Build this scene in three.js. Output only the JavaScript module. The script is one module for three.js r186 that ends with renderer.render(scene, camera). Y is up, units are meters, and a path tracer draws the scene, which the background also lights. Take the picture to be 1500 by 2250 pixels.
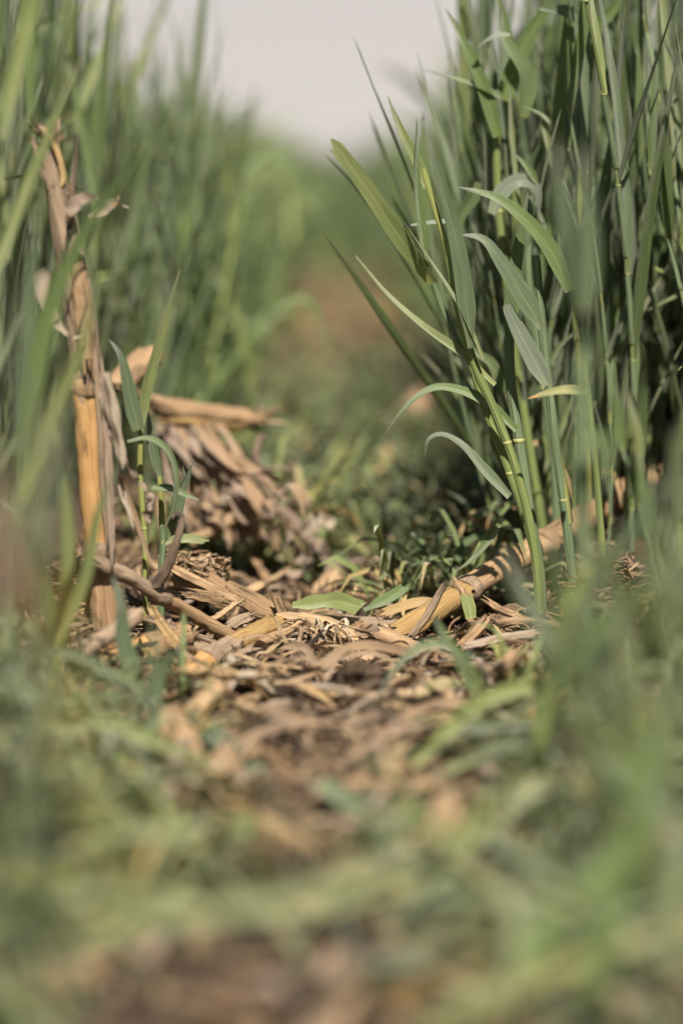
import * as THREE from 'three';
import { mergeGeometries, mergeVertices } from 'three/addons/utils/BufferGeometryUtils.js';
import { ImprovedNoise } from 'three/addons/math/ImprovedNoise.js';

// ---------------------------------------------------------------- camera, sky, sun, exposure
const W = 682, H = 1024;
const scene = new THREE.Scene();
const EYE = new THREE.Vector3(0, 0.316, 0), PITCH = THREE.MathUtils.degToRad(7.56), FOCAL = 5311;   // FOCAL: pixels of the 1500 x 2250 photograph
const camera = new THREE.PerspectiveCamera(23.93, W / H, 0.05, 900);
camera.position.copy(EYE);
camera.rotation.x = -PITCH;
camera.focus = 1.7;
camera.userData.fStop = 2.25;

function skyTexture() {
  const w = 256, h = 128, d = new Float32Array(w * h * 4);
  for (let j = 0; j < h; j++) {
    const up = ((j + 0.5) / h - 0.5) * Math.PI, s = Math.max(0, Math.sin(up)), k = Math.pow(s, 0.85);
    const hz = [0.408, 0.374, 0.347], ze = [0.066, 0.092, 0.15];
    for (let i = 0; i < w; i++) {
      const o = (j * w + i) * 4;
      for (let c = 0; c < 3; c++) d[o + c] = up < 0 ? hz[c] * 0.5 : hz[c] + (ze[c] - hz[c]) * k;
      d[o + 3] = 1;
    }
  }
  const t = new THREE.DataTexture(d, w, h, THREE.RGBAFormat, THREE.FloatType);
  t.mapping = THREE.EquirectangularReflectionMapping; t.magFilter = THREE.LinearFilter; t.minFilter = THREE.LinearFilter; t.needsUpdate = true;
  return t;
}
scene.background = skyTexture();
scene.environment = scene.background;

const sun = new THREE.DirectionalLight(new THREE.Color(1.0, 0.9, 0.74), 5.0);
{ const az = THREE.MathUtils.degToRad(5), el = THREE.MathUtils.degToRad(51);      // behind the camera
  sun.position.set(Math.sin(az) * Math.cos(el) * 6, Math.sin(el) * 6, Math.cos(az) * Math.cos(el) * 6 - 1.8); sun.target.position.set(0, 0, -1.8); }
sun.castShadow = true; sun.shadow.mapSize.set(4096, 4096); sun.shadow.radius = 1.2;
Object.assign(sun.shadow.camera, { left: -3, right: 3, top: 3, bottom: -3, near: 0.5, far: 14 });
scene.add(sun, sun.target);

const renderer = new THREE.WebGLRenderer({ antialias: true });
renderer.setSize(W, H);
renderer.shadowMap.enabled = true;
renderer.toneMapping = THREE.LinearToneMapping;
renderer.toneMappingExposure = 1.86;

// ---------------------------------------------------------------- helpers
const V = (x, y, z) => new THREE.Vector3(x, y, z);
let seed = 20240611;
const rnd = () => { seed = (seed * 1664525 + 1013904223) >>> 0; return seed / 4294967296; };
const rr = (a, b) => a + (b - a) * rnd();
const pick = (a) => a[Math.floor(rnd() * a.length)];
const noise = new ImprovedNoise();
const nz = (x, y, z = 0.37) => noise.noise(x, y, z);
const lerp = THREE.MathUtils.lerp, clamp = THREE.MathUtils.clamp, sstep = THREE.MathUtils.smoothstep;

// a direction measured in the photograph and a distance down the row give a place in the field
function at(px, py, dist) {
  const a = (px - 750) / FOCAL, b = (1125 - py) / FOCAL, c = Math.cos(PITCH), s = Math.sin(PITCH);
  const x = a, y = b * c - s, z = -b * s - c, k = dist / -z;
  return V(x * k, EYE.y + y * k, -dist);
}
const bump = (x, z) => 0.006 * nz(x * 9, z * 9) + 0.0045 * nz(x * 31, z * 31, 2.2) + 0.0028 * nz(x * 85, z * 85, 5.1);
function groundY(x, z) {
  const row = 0.048 * sstep(x, 0.105, 0.2) + 0.036 * sstep(-x, 0.11, 0.21) - 0.016 * Math.exp(-(Math.pow((x + 0.045) / 0.1, 2) + Math.pow((z + 1.68) / 0.085, 2)));
  const fine = -z < 4 && Math.abs(x) < 1 ? bump(x, z) : 0.006 * nz(x * 9, z * 9);
  return fine + (Math.abs(z) < 40 ? row : 0) - 0.006;
}
const names = new Map();
function numbered(n) { const k = names.get(n) ?? 0; names.set(n, k + 1); return k ? n + '_' + String(k).padStart(3, '0') : n; }
function tag(o, label, category, group) { o.userData.label = label; o.userData.category = category; if (group) o.userData.group = group; return o; }
function thing(name, label, category, pos = V(0, 0, 0), group) {
  const g = new THREE.Group(); g.name = numbered(name); g.position.copy(pos); scene.add(g);
  return tag(g, label, category, group);
}
function mesh(name, geo, mat, parent) {
  const m = new THREE.Mesh(geo, mat); m.name = name; m.castShadow = m.receiveShadow = true; parent.add(m); return m;
}
function solo(name, geo, mat, label, category, pos, group) {   // a thing that is one mesh
  const m = mesh(numbered(name), geo, mat, scene); if (pos) m.position.copy(pos); return tag(m, label, category, group);
}
function copyOf(root, label, group) {
  const c = root.clone(); c.name = numbered(root.userData.kindName ?? root.name); scene.add(c);
  c.userData = { label: label ?? root.userData.label, category: root.userData.category };
  if (group ?? root.userData.group) c.userData.group = group ?? root.userData.group;
  return c;
}

// ---------------------------------------------------------------- textures
function dataTex(w, h, fn, srgb = false) {
  const d = new Uint8Array(w * h * 4);
  for (let j = 0; j < h; j++) for (let i = 0; i < w; i++) {
    const c = fn((i + 0.5) / w, (j + 0.5) / h), o = (j * w + i) * 4;
    d[o] = clamp(c[0], 0, 1) * 255; d[o + 1] = clamp(c[1], 0, 1) * 255; d[o + 2] = clamp(c[2], 0, 1) * 255; d[o + 3] = 255;
  }
  const t = new THREE.DataTexture(d, w, h); t.wrapS = t.wrapT = THREE.RepeatWrapping; t.magFilter = THREE.LinearFilter; t.minFilter = THREE.LinearMipmapLinearFilter; t.generateMipmaps = true; t.needsUpdate = true;
  if (srgb) t.colorSpace = THREE.SRGBColorSpace;
  return t;
}
const per = (x, y, fx, fy, z) => {   // noise that tiles on the unit square
  const a = nz(x * fx, y * fy, z), b = nz((x - 1) * fx, y * fy, z), c = nz(x * fx, (y - 1) * fy, z), d = nz((x - 1) * fx, (y - 1) * fy, z);
  return (a * (1 - x) + b * x) * (1 - y) + (c * (1 - x) + d * x) * y;
};
const sr = (c) => c.map((v) => (v <= 0.0031308 ? v * 12.92 : 1.055 * Math.pow(v, 1 / 2.4) - 0.055));
// grain along v
function fibreTex(c0, c1, c2, spots, z) {
  const a = sr(c0), b = sr(c1), c = sr(c2);
  return dataTex(256, 512, (x, y) => {
    const g = clamp(0.5 + 0.7 * per(x, y, 46, 3, z) + 0.6 * per(x, y, 17, 2, z + 3) + 0.5 * per(x, y, 6, 1, z + 5) + 0.3 * per(x, y, 100, 9, z + 9), 0, 1);
    const m = sstep(per(x, y, 4, 5, z + 20) + 0.4 * per(x, y, 19, 15, z + 25) + 0.35 * per(x, y, 60, 50, z + 28), 0.24 - spots, 0.52 - spots);
    return a.map((v, k) => lerp(lerp(v, b[k], g), c[k], m * 0.85));
  }, true);
}
const fibreBump = dataTex(256, 512, (x, y) => { const g = 0.5 + 0.5 * per(x, y, 40, 2, 61) + 0.3 * per(x, y, 90, 6, 64); return [g, g, g]; });
function leafTex(c0, c1, z) {
  const a = sr(c0), b = sr(c1);
  return dataTex(128, 512, (x, y) => {
    const vein = 0.5 + 0.5 * Math.cos(x * Math.PI * 2 * 11), mid = Math.exp(-Math.pow((x - 0.5) / 0.035, 2));
    const g = clamp(0.25 + 0.34 * vein + 0.6 * per(x, y, 24, 3, z) + 0.7 * per(x, y, 5, 5, z + 7) + 0.6 * mid, 0, 1);
    const spot = sstep(per(x, y, 18, 28, z + 31), 0.5, 0.6) * 0.35;
    return a.map((v, k) => lerp(lerp(v, b[k], g), sr([0.32, 0.27, 0.1])[k], spot));
  }, true);
}
const leafBump = dataTex(128, 64, (x, y) => { const mid = Math.exp(-Math.pow((x - 0.5) / 0.04, 2)), g = 0.45 + 0.3 * Math.cos(x * Math.PI * 2 * 11) - 0.45 * mid; return [g, g, g]; });

// ---------------------------------------------------------------- materials
const inMetres = (t, u, v) => { const c = t.clone(); c.repeat.set(1 / u, 1 / v); c.needsUpdate = true; return c; };
const lb = inMetres(leafBump, 1, 0.1), fb = inMetres(fibreBump, 0.03, 0.16);
function leafMat(c0, c1, z, through = 0.34) {
  return new THREE.MeshPhysicalMaterial({ map: inMetres(leafTex(c0, c1, z), 1, 0.11), bumpMap: lb, bumpScale: 0.0004, roughness: 0.96, transmission: through, thickness: 0, clearcoat: 0.16, clearcoatRoughness: 0.38, vertexColors: true, side: THREE.DoubleSide });
}
function dryMat(c0, c1, c2, spots, z, rough = 0.72) {
  return new THREE.MeshStandardMaterial({ map: inMetres(fibreTex(c0, c1, c2, spots, z), 0.03, 0.16), bumpMap: fb, bumpScale: 0.0014, roughness: rough, side: THREE.DoubleSide });
}
function huskMat(c0, c1, c2, spots, z) {
  return new THREE.MeshPhysicalMaterial({ map: inMetres(fibreTex(c0, c1, c2, spots, z), 0.022, 0.14), bumpMap: fb, bumpScale: 0.0004, roughness: 0.95, transmission: 0.25, thickness: 0, side: THREE.DoubleSide });
}
const M = {
  leafBlue: leafMat([0.072, 0.118, 0.060], [0.165, 0.228, 0.105], 1.3, 0.46),
  leafGreen: leafMat([0.070, 0.132, 0.030], [0.185, 0.270, 0.066], 4.7, 0.48),
  leafLime: leafMat([0.150, 0.205, 0.048], [0.310, 0.365, 0.120], 8.1, 0.5),
  leafPlain: leafMat([0.080, 0.132, 0.042], [0.175, 0.245, 0.082], 11.9, 0.48),
  leafGrey: leafMat([0.120, 0.158, 0.118], [0.225, 0.270, 0.200], 15.2, 0.28),
  leafYellow: leafMat([0.19, 0.20, 0.05], [0.34, 0.34, 0.11], 18.4, 0.36),
  stem: dryMat([0.115, 0.165, 0.055], [0.235, 0.275, 0.105], [0.13, 0.19, 0.09], -0.1, 22, 0.5),
  stemYellow: dryMat([0.21, 0.24, 0.07], [0.34, 0.35, 0.13], [0.16, 0.21, 0.07], -0.1, 25, 0.5),
  sheath: dryMat([0.095, 0.145, 0.075], [0.195, 0.245, 0.150], [0.13, 0.18, 0.13], -0.05, 28, 0.55),
  collar: new THREE.MeshStandardMaterial({ color: new THREE.Color().setRGB(0.3, 0.31, 0.13), roughness: 0.6 }),
  stalkOrange: dryMat([0.33, 0.185, 0.075], [0.52, 0.33, 0.15], [0.16, 0.095, 0.05], 0.12, 31, 0.45),
  stalkYellow: dryMat([0.23, 0.145, 0.06], [0.40, 0.27, 0.115], [0.09, 0.058, 0.035], 0.16, 34, 0.5),
  stalkTan: dryMat([0.22, 0.14, 0.08], [0.44, 0.305, 0.18], [0.15, 0.095, 0.055], 0.1, 37, 0.6),
  stalkBrown: dryMat([0.18, 0.11, 0.06], [0.40, 0.265, 0.155], [0.06, 0.036, 0.02], 0.05, 40, 0.7),
  stalkGrey: dryMat([0.17, 0.12, 0.085], [0.36, 0.275, 0.20], [0.10, 0.07, 0.055], 0.05, 43, 0.8),
  bark: dryMat([0.13, 0.080, 0.042], [0.36, 0.24, 0.135], [0.065, 0.04, 0.025], 0.0, 46, 0.78),
  pith: dryMat([0.36, 0.25, 0.155], [0.58, 0.44, 0.30], [0.17, 0.105, 0.06], 0.06, 49, 0.95),
  straw: dryMat([0.28, 0.185, 0.105], [0.50, 0.36, 0.22], [0.18, 0.115, 0.065], 0.06, 52, 0.6),
  twig: dryMat([0.12, 0.085, 0.065], [0.28, 0.21, 0.165], [0.05, 0.035, 0.03], 0.05, 55, 0.8),
  husk: huskMat([0.26, 0.165, 0.098], [0.46, 0.32, 0.20], [0.18, 0.115, 0.08], 0.0, 58),
  huskPale: huskMat([0.40, 0.32, 0.245], [0.60, 0.51, 0.41], [0.34, 0.26, 0.2], -0.05, 61),
  huskMauve: huskMat([0.25, 0.18, 0.140], [0.42, 0.325, 0.26], [0.13, 0.085, 0.06], 0.02, 64),
  deadLeaf: huskMat([0.33, 0.215, 0.095], [0.52, 0.37, 0.18], [0.22, 0.13, 0.06], 0.02, 67),
};
const soilTex = dataTex(512, 512, (x, y) => {
  const g = clamp(0.5 + 0.5 * per(x, y, 14, 14, 80) + 0.4 * per(x, y, 45, 45, 83) + 0.3 * per(x, y, 120, 120, 86), 0, 1);
  const straw = sstep(per(x, y, 70, 24, 90), 0.42, 0.6), a = sr([0.022, 0.0145, 0.010]), b = sr([0.088, 0.058, 0.036]), c = sr([0.26, 0.18, 0.105]);
  return a.map((v, k) => lerp(lerp(v, b[k], g), c[k], straw * 0.6));
}, true);
M.soil = new THREE.MeshStandardMaterial({ map: inMetres(soilTex, 0.22, 0.22), bumpMap: inMetres(soilTex, 0.22, 0.22), bumpScale: 0.004, roughness: 0.95 });
M.clod = new THREE.MeshStandardMaterial({ map: inMetres(soilTex, 0.3, 0.3), bumpMap: inMetres(soilTex, 0.3, 0.3), bumpScale: 0.002, roughness: 0.95 });
M.crumb = new THREE.MeshStandardMaterial({ map: inMetres(fibreTex([0.55, 0.55, 0.55], [1, 1, 1], [0.4, 0.36, 0.33], 0, 71), 0.03, 0.16), roughness: 0.85, side: THREE.DoubleSide });
M.field = new THREE.MeshPhysicalMaterial({ roughness: 0.96, transmission: 0.32, thickness: 0, clearcoat: 0.25, clearcoatRoughness: 0.45, vertexColors: true, side: THREE.DoubleSide });

// ---------------------------------------------------------------- swept shapes
// section(t, k) -> [across, out, along]; hint: the way the face looks at the start; twist(t) in radians
function sweep(points, nSeg, nCross, closed, section, { hint = V(0, 0, 1), twist = () => 0, caps = false, tint, u = 1, metricU = false, straight = false } = {}) {
  const curve = straight ? null : new THREE.CatmullRomCurve3(points, false, 'centripetal');
  const len = curve ? curve.getLength() : points[0].distanceTo(points[points.length - 1]);
  const pos = [], uv = [], col = [], idx = [], row = nCross + 1;
  const T = V(), N = hint.clone(), S = V(), P = V(), q = V();
  for (let i = 0; i <= nSeg; i++) {
    const t = i / nSeg;
    if (curve) { curve.getPointAt(t, P); curve.getTangentAt(t, T); } else { P.lerpVectors(points[0], points[points.length - 1], t); T.subVectors(points[points.length - 1], points[0]).normalize(); }
    N.addScaledVector(T, -N.dot(T));
    if (N.lengthSq() < 1e-8) N.set(0.3, 0.5, 0.8).addScaledVector(T, -T.dot(q.set(0.3, 0.5, 0.8)));
    N.normalize(); S.crossVectors(N, T).normalize();
    const a = twist(t), ca = Math.cos(a), sa = Math.sin(a);
    let round = 0, px = 0, py = 0;
    for (let k = 0; k <= nCross; k++) {
      const [x, y, z = 0] = section(t, closed ? k % nCross : k, i);
      const sx = x * ca - y * sa, sy = x * sa + y * ca;
      pos.push(P.x + S.x * sx + N.x * sy + T.x * z, P.y + S.y * sx + N.y * sy + T.y * z, P.z + S.z * sx + N.z * sy + T.z * z);
      if (k) round += Math.hypot(x - px, y - py); px = x; py = y;
      uv.push(metricU ? round : (k / nCross) * u, t * len);
      if (tint) col.push(...tint(t, k / nCross));
    }
  }
  for (let i = 0; i < nSeg; i++) for (let k = 0; k < nCross; k++) { const a = i * row + k, b = a + row; idx.push(a, a + 1, b, b, a + 1, b + 1); }
  if (caps && closed) for (const [i, flip] of [[0, 0], [nSeg, 1]]) {
    const c = pos.length / 3; let x = 0, y = 0, z = 0;
    for (let k = 0; k < nCross; k++) { const o = (i * row + k) * 3; x += pos[o]; y += pos[o + 1]; z += pos[o + 2]; }
    pos.push(x / nCross, y / nCross, z / nCross); uv.push(0.01, i ? len : 0); if (tint) col.push(...tint(i ? 1 : 0, 0.5));
    const base = pos.length / 3;
    for (let k = 0; k <= nCross; k++) { const o = (i * row + k) * 3; pos.push(pos[o], pos[o + 1], pos[o + 2]); uv.push(0.004 * k, (i ? len : 0) + 0.004); if (tint) col.push(...tint(i ? 1 : 0, 0.5)); }
    for (let k = 0; k < nCross; k++) flip ? idx.push(c, base + k, base + k + 1) : idx.push(c, base + k + 1, base + k);
  }
  const g = new THREE.BufferGeometry();
  g.setAttribute('position', new THREE.Float32BufferAttribute(pos, 3)); g.setAttribute('uv', new THREE.Float32BufferAttribute(uv, 2));
  if (tint) g.setAttribute('color', new THREE.Float32BufferAttribute(col, 3));
  g.setIndex(idx); g.computeVertexNormals();
  return g;
}
// blade of grass: broad in the lower third, long fine point; a V-shaped section along the midrib
function blade(points, w, { hint, twist = 0, twist0 = 0, fold = 0.5, segs = 18, across = 4, cut = 0, brown = rnd() < 0.35 ? rr(0.02, 0.1) : 0, pale = 0.25, base = 0.55, wave = 0.0 } = {}) {
  const ph = rr(0, 6), f = cut ? 1 - cut : 1;
  const prof = (t) => { const s = t * f; return (base + (1 - base) * sstep(s, 0, 0.22)) * Math.pow(Math.max(0, 1 - Math.pow(s, 2.1)), 0.85) + (cut ? 0.02 : 0.012); };
  const jag = Array.from({ length: across + 1 }, () => (cut ? rr(-0.004, 0.004) : 0));
  return sweep(points, segs, across, false, (t, k) => {
    const s = (k / across) * 2 - 1, hw = w * 0.5 * prof(t), fo = fold * (1 - 0.6 * t);
    return [s * hw * Math.cos(fo), Math.abs(s) * hw * Math.sin(fo) + wave * w * Math.sin(t * 14 + ph) * s, t > 0.999 ? jag[k] : 0];
  }, { hint, twist: (t) => twist0 + twist * t, tint: (t) => {
    const b = sstep(t, 1 - brown, 1 - brown * 0.3) * (brown > 0 ? 1 : 0), p = pale * (1 - sstep(t, 0, 0.16));
    return [lerp(1 + p * 1.2, 3.2, b), lerp(1 + p * 0.8, 1.7, b), lerp(1 + p * 0.2, 0.9, b)];
  } });
}
const tube = (points, r, { segs = 14, round = 8, flat = 1, caps = true, hint, rag = 0, groove = 0, rough = 0 } = {}) => {
  const e = Array.from({ length: 2 * round }, () => rr(-rag, rag)), q = rr(0, 50), rf = typeof r === 'function' ? r : () => r;
  return sweep(points, segs, round, true, (t, k, i) => {
    const a = (k / round) * Math.PI * 2, R = rf(t) * (1 - groove * Math.exp(-Math.pow((k - round * 0.3) / (round * 0.09), 2))) * (1 + rough * nz(Math.cos(a) * 1.5 + q, Math.sin(a) * 1.5, t * 9));
    return [Math.cos(a) * R, Math.sin(a) * R * flat, i === 0 ? e[k] : i === segs ? e[round + k] : 0];
  }, { hint, caps, metricU: true });
};
// a split strip of rind: curved across, ridged along, torn at both ends
function strip(points, w, { th = 0.0016, curl = 0.5, hint = V(0, 1, 0.4), twist = 0, twist0 = 0, segs = 16, rag = 0.01, taper = 0.15, ridge = 0.0005 } = {}) {
  const n = 9, q = rr(0, 90), e0 = Array.from({ length: n }, () => rr(-rag, rag)), e1 = Array.from({ length: n }, () => rr(-rag, rag));
  return sweep(points, segs, 2 * n, true, (t, k, i) => {
    const top = k < n, s = ((top ? k : 2 * n - 1 - k) / (n - 1)) * 2 - 1, ii = top ? k : 2 * n - 1 - k;
    const hw = w * 0.5 * (1 - taper * Math.pow(Math.abs(t * 2 - 1), 3) + 0.1 * nz(q, t * 6, s > 0 ? 3 : 8)), a = s * curl;
    const rid = ridge * nz(s * 5 + q, t * 2, 3) * 2 + 0.0008 * nz(q + 7, t * 8, s);
    const R = hw / Math.max(0.05, curl), x = Math.sin(a) * R, y = (Math.cos(a) - 1) * R + (top ? th * 0.5 : -th * 0.5) + rid;
    return [x, y, i === 0 ? e0[ii] : i === segs ? e1[ii] : 0];
  }, { hint, twist: (t) => twist0 + twist * t, caps: true, metricU: true });
}
const rel = (pts, o) => pts.map((p) => p.clone().sub(o));
const px = (list, d) => list.map((p) => at(p[0], p[1], p[2] ?? d));

// ---------------------------------------------------------------- the ground
{
  const line = (dense, step, far, grow) => { const a = []; for (let v = dense[0]; v <= dense[1] + 1e-9; v += step) a.push(v); let s = step, v = a[a.length - 1]; while (v < far[1]) { s *= grow; v += s; a.push(v); } s = step; v = a[0]; while (v > far[0]) { s *= grow; v -= s; a.unshift(v); } return a; };
  const xs = line([-0.5, 0.55], 0.006, [-260, 260], 1.18), zs = line([0.7, 2.9], 0.006, [-40, 420], 1.16);
  const pos = [], uv = [], idx = [], n = xs.length;
  for (const d of zs) for (const x of xs) { pos.push(x, groundY(x, -d), -d); uv.push(x, d); }
  for (let j = 0; j < zs.length - 1; j++) for (let i = 0; i < n - 1; i++) { const a = j * n + i, b = a + n; idx.push(a, a + 1, b, b, a + 1, b + 1); }
  const g = new THREE.BufferGeometry(); g.setAttribute('position', new THREE.Float32BufferAttribute(pos, 3)); g.setAttribute('uv', new THREE.Float32BufferAttribute(uv, 2)); g.setIndex(idx); g.computeVertexNormals();
  const m = mesh('ground', g, M.soil, scene); m.userData.kind = 'structure'; m.userData.label = 'dark crumbly soil of the field between the rye rows';
}

// ---------------------------------------------------------------- rye plants grown by rule
let leafKinds = [['leafBlue', 3], ['leafGreen', 6.5], ['leafLime', 1.9], ['leafPlain', 3], ['leafGrey', 0.6]];
function leafKind() { let s = rnd() * 15; for (const [k, w] of leafKinds) if ((s -= w) < 0) return M[k]; return M.leafGreen; }
function leafPath(p, dir, len, up, droop) {
  const pts = [p.clone()], v = V(Math.cos(dir) * Math.sin(up), Math.cos(up), Math.sin(dir) * Math.sin(up)), q = p.clone(), n = 6, wob = rr(-0.12, 0.12);
  for (let i = 1; i <= n; i++) { v.y -= droop * (i / n) * (i / n); v.x += wob * 0.3 * rr(0.4, 1); v.z += wob * 0.3 * rr(-1, 1); v.normalize(); q.addScaledVector(v, len / n); pts.push(q.clone()); }
  return pts;
}
function growRye(root, h, { leaves = 5, lean = 0.06, low = false } = {}) {
  const la = rr(0, 6.283), ld = h * lean * rr(0.3, 1.6), stemPts = [0, 0.3, 0.65, 1].map((t) => V(Math.cos(la) * ld * t * t, h * t * 0.8, Math.sin(la) * ld * t * t));
  const curve = new THREE.CatmullRomCurve3(stemPts), r = rr(0.0013, 0.0019);
  mesh('stem', tube(stemPts, (t) => r * (1 - 0.35 * t), { segs: 8, round: 6 }), rnd() < 0.12 ? M.stemYellow : M.stem, root);
  const d0 = rr(0, 6.283);
  for (let i = 0; i < leaves; i++) {
    const t1 = (i + 0.75) / leaves, t0 = Math.max(0.02, t1 - 0.8 / leaves), p = curve.getPoint(t1);
    if (rnd() < 0.85) mesh('sheath', tube([t0, (t0 + t1) / 2, t1].map((t) => curve.getPoint(t)), (t) => r * (1.3 - 0.2 * t), { segs: 4, round: 7, caps: false }), M.sheath, root);
    const dir = d0 + i * Math.PI + rr(-0.7, 0.7), top = i === leaves - 1, dead = i === 0 && rnd() < 0.25;
    const len = h * (dead ? rr(0.1, 0.2) : rr(0.28, 0.56)), pts = leafPath(p, dir, len, top ? rr(0.02, 0.16) : rr(0.10, 0.42), dead ? rr(0.9, 1.6) : rnd() < 0.16 ? rr(0.2, 0.6) : rr(0.0, 0.14));
    const hint = V(-Math.cos(dir), 0.4, -Math.sin(dir)), g = blade(pts, rr(0.0068, 0.0138) * (dead ? 0.7 : 1), { hint, twist: rr(-1.8, 1.8), fold: rr(0.15, 0.7), segs: 14, wave: dead ? 0.1 : 0.02 });
    mesh('leaf', g, dead ? M.deadLeaf : leafKind(), root);
    if (!low) { const c = new THREE.TorusGeometry(r * 1.05, r * 0.2, 5, 9); c.rotateX(Math.PI / 2); c.translate(p.x, p.y, p.z); mesh('collar', c, M.collar, root); }
  }
  return root;
}

// ---------------------------------------------------------------- rye plants that can be told apart beside the fallen stalk
function ryeOf(label, stems, leaves, opts = {}) {
  if (opts.back) for (const q of [...stems, ...leaves]) { q.d = (q.d ?? stems[0].d) + opts.back; q.w *= 1.1; }
  const d0 = stems[0].d, b = at(stems[0].p[0][0], stems[0].p[0][1], d0), root = thing('rye_plant', label, 'rye plant', b, opts.group);
  b.y = Math.min(b.y, groundY(b.x, b.z)); root.position.copy(b);
  for (const [i, s] of stems.entries()) {
    const pts = rel(px(s.p, s.d), b);
    if (i === 0 && pts[0].y > 0.004) pts.unshift(V(-0.12 * (pts[1].x - pts[0].x), -0.004, 0));   // down to its roots
    mesh(s.name ?? 'stem', tube(pts, (t) => (s.w / 2000) * (1.08 - 0.2 * t), { segs: 22, round: 8 }), M[s.m ?? 'stem'], root);
    for (const n of s.nodes ?? []) { const c = new THREE.CatmullRomCurve3(pts), q = c.getPoint(n), k = new THREE.SphereGeometry(s.w / 1850, 10, 8); k.scale(1, 0.75, 1); k.translate(q.x, q.y, q.z); mesh('node', k, M.collar, root); }
  }
  for (const l of leaves) {
    const pts = rel(px(l.p, l.d ?? d0), b);
    mesh('leaf', blade(pts, l.w / 1000, { hint: V(...(l.h ?? [0, 0.3, 1])), twist: l.t ?? 0.3, twist0: l.t0 ?? 0, fold: l.f ?? 0.35, segs: 26, across: 6, cut: l.cut ?? 0, base: l.b ?? 0.55, brown: l.br ?? 0, pale: l.pale ?? 0.25 }), M[l.m ?? 'leafGreen'], root);
  }
  return root;
}
ryeOf('rye tiller leaning far over the alley with a square torn leaf tip', [
  { d: 1.72, w: 6.2, m: 'stem', p: [[1184, 1262], [1150, 1130], [1108, 1010], [1062, 890], [1035, 800]], nodes: [0.55] },
  { d: 1.71, w: 4.2, m: 'sheath', name: 'sheath', p: [[1035, 800], [1003, 745], [975, 685], [952, 622]] },
], [
  { d: 1.7, w: 13, m: 'leafLime', p: [[952, 622], [905, 562, 1.69], [848, 478, 1.68], [790, 392, 1.67], [733, 317, 1.66]], cut: 0.42, t: 0.7, t0: -0.5, f: 0.3, b: 0.6 },
  { d: 1.7, w: 12, m: 'leafLime', p: [[1085, 848], [1010, 780], [930, 722, 1.68], [850, 650, 1.67], [783, 568, 1.66]], cut: 0.3, t: 0.35, t0: 0.3, f: 0.5, b: 0.5, h: [0.3, 0.8, 1] },
  { d: 1.7, w: 9.5, m: 'leafGreen', p: [[1134, 945], [1072, 888], [1010, 858], [952, 853], [893, 893], [850, 950], [827, 1006]], t: 1.2, t0: -0.5, f: 0.3, h: [0, 1, 0.6] },
]);
ryeOf('pale rye tiller with three upright leaves at the edge of the alley', [
  { d: 1.69, w: 6.6, m: 'stem', p: [[1180, 1258], [1142, 1060], [1085, 900], [1045, 810], [1012, 700], [985, 560]], nodes: [0.42] },
  { d: 1.69, w: 4.4, m: 'stemYellow', name: 'sheath', p: [[985, 560], [965, 490], [945, 425], [930, 370]] },
], [
  { d: 1.69, w: 8.5, m: 'leafLime', p: [[936, 412], [915, 355], [880, 285], [850, 207]], t: 0.5, f: 0.4 },
  { d: 1.685, w: 9.5, m: 'leafGreen', p: [[937, 588], [926, 520], [914, 410], [915, 257]], t: 0.3, t0: 0.5, f: 0.6, b: 0.4 },
  { d: 1.68, w: 13.5, m: 'leafBlue', p: [[1034, 765], [1022, 655], [1000, 520], [966, 395], [941, 296]], t: 0.15, f: 0.3, b: 0.35 },
  { d: 1.68, w: 6, m: 'leafLime', p: [[1060, 790], [1010, 680], [945, 575], [876, 472]], t: 0.4, t0: 0.7, f: 0.6 },
  { d: 1.73, w: 9, m: 'leafGrey', p: [[1005, 488], [945, 492], [880, 502], [808, 528]], t: 0.5, h: [0, 1, 0.5] },
]);
ryeOf('rye plant with a broad blue-green leaf lying diagonally across its stem', [
  { d: 1.72, w: 7, m: 'sheath', p: [[1258, 1275], [1240, 1120], [1222, 990], [1205, 850], [1190, 720], [1176, 560]], nodes: [0.36] },
  { d: 1.72, w: 6, m: 'stemYellow', p: [[1250, 1150], [1238, 1070], [1226, 1000]] },
], [
  { d: 1.69, w: 16, m: 'leafBlue', p: [[1188, 722], [1150, 655], [1105, 585], [1060, 525], [1008, 515]], t: 0.4, f: 0.2, b: 0.3, h: [0.1, 0.5, 1] },
  { d: 1.69, w: 14, m: 'leafGrey', p: [[1202, 846], [1176, 798], [1146, 742], [1112, 672]], t: 0.25, f: 0.25, cut: 0.25, h: [-0.3, 0.7, 1] },
  { d: 1.7, w: 14, m: 'leafGreen', p: [[1250, 640], [1205, 545], [1150, 480], [1090, 435], [1004, 410]], t: 0.4, f: 0.3, h: [0, 0.7, 1] },
]);
ryeOf('rye tiller with a short leaf hooked over at its tip low beside the alley', [
  { d: 1.72, w: 8.2, m: 'sheath', p: [[1186, 1270], [1168, 1160], [1150, 1040], [1135, 940], [1120, 830], [1118, 740]], nodes: [0.62] },
], [
  { d: 1.69, w: 11.5, m: 'leafBlue', p: [[1118, 1092], [1060, 1030], [1010, 975], [968, 955], [942, 965], [934, 998]], t: 0.8, f: 0.25, h: [0.3, 0.8, 1], cut: 0.15 },
  { d: 1.72, w: 8, m: 'leafGreen', p: [[1098, 1152], [1064, 1200], [1035, 1232], [996, 1259]], t: 0.6, h: [0.2, 1, 0.6] },
  { d: 1.72, w: 12, m: 'leafPlain', p: [[1118, 740], [1128, 610], [1145, 500], [1160, 420]], t: 0.3 },
]);
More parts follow.
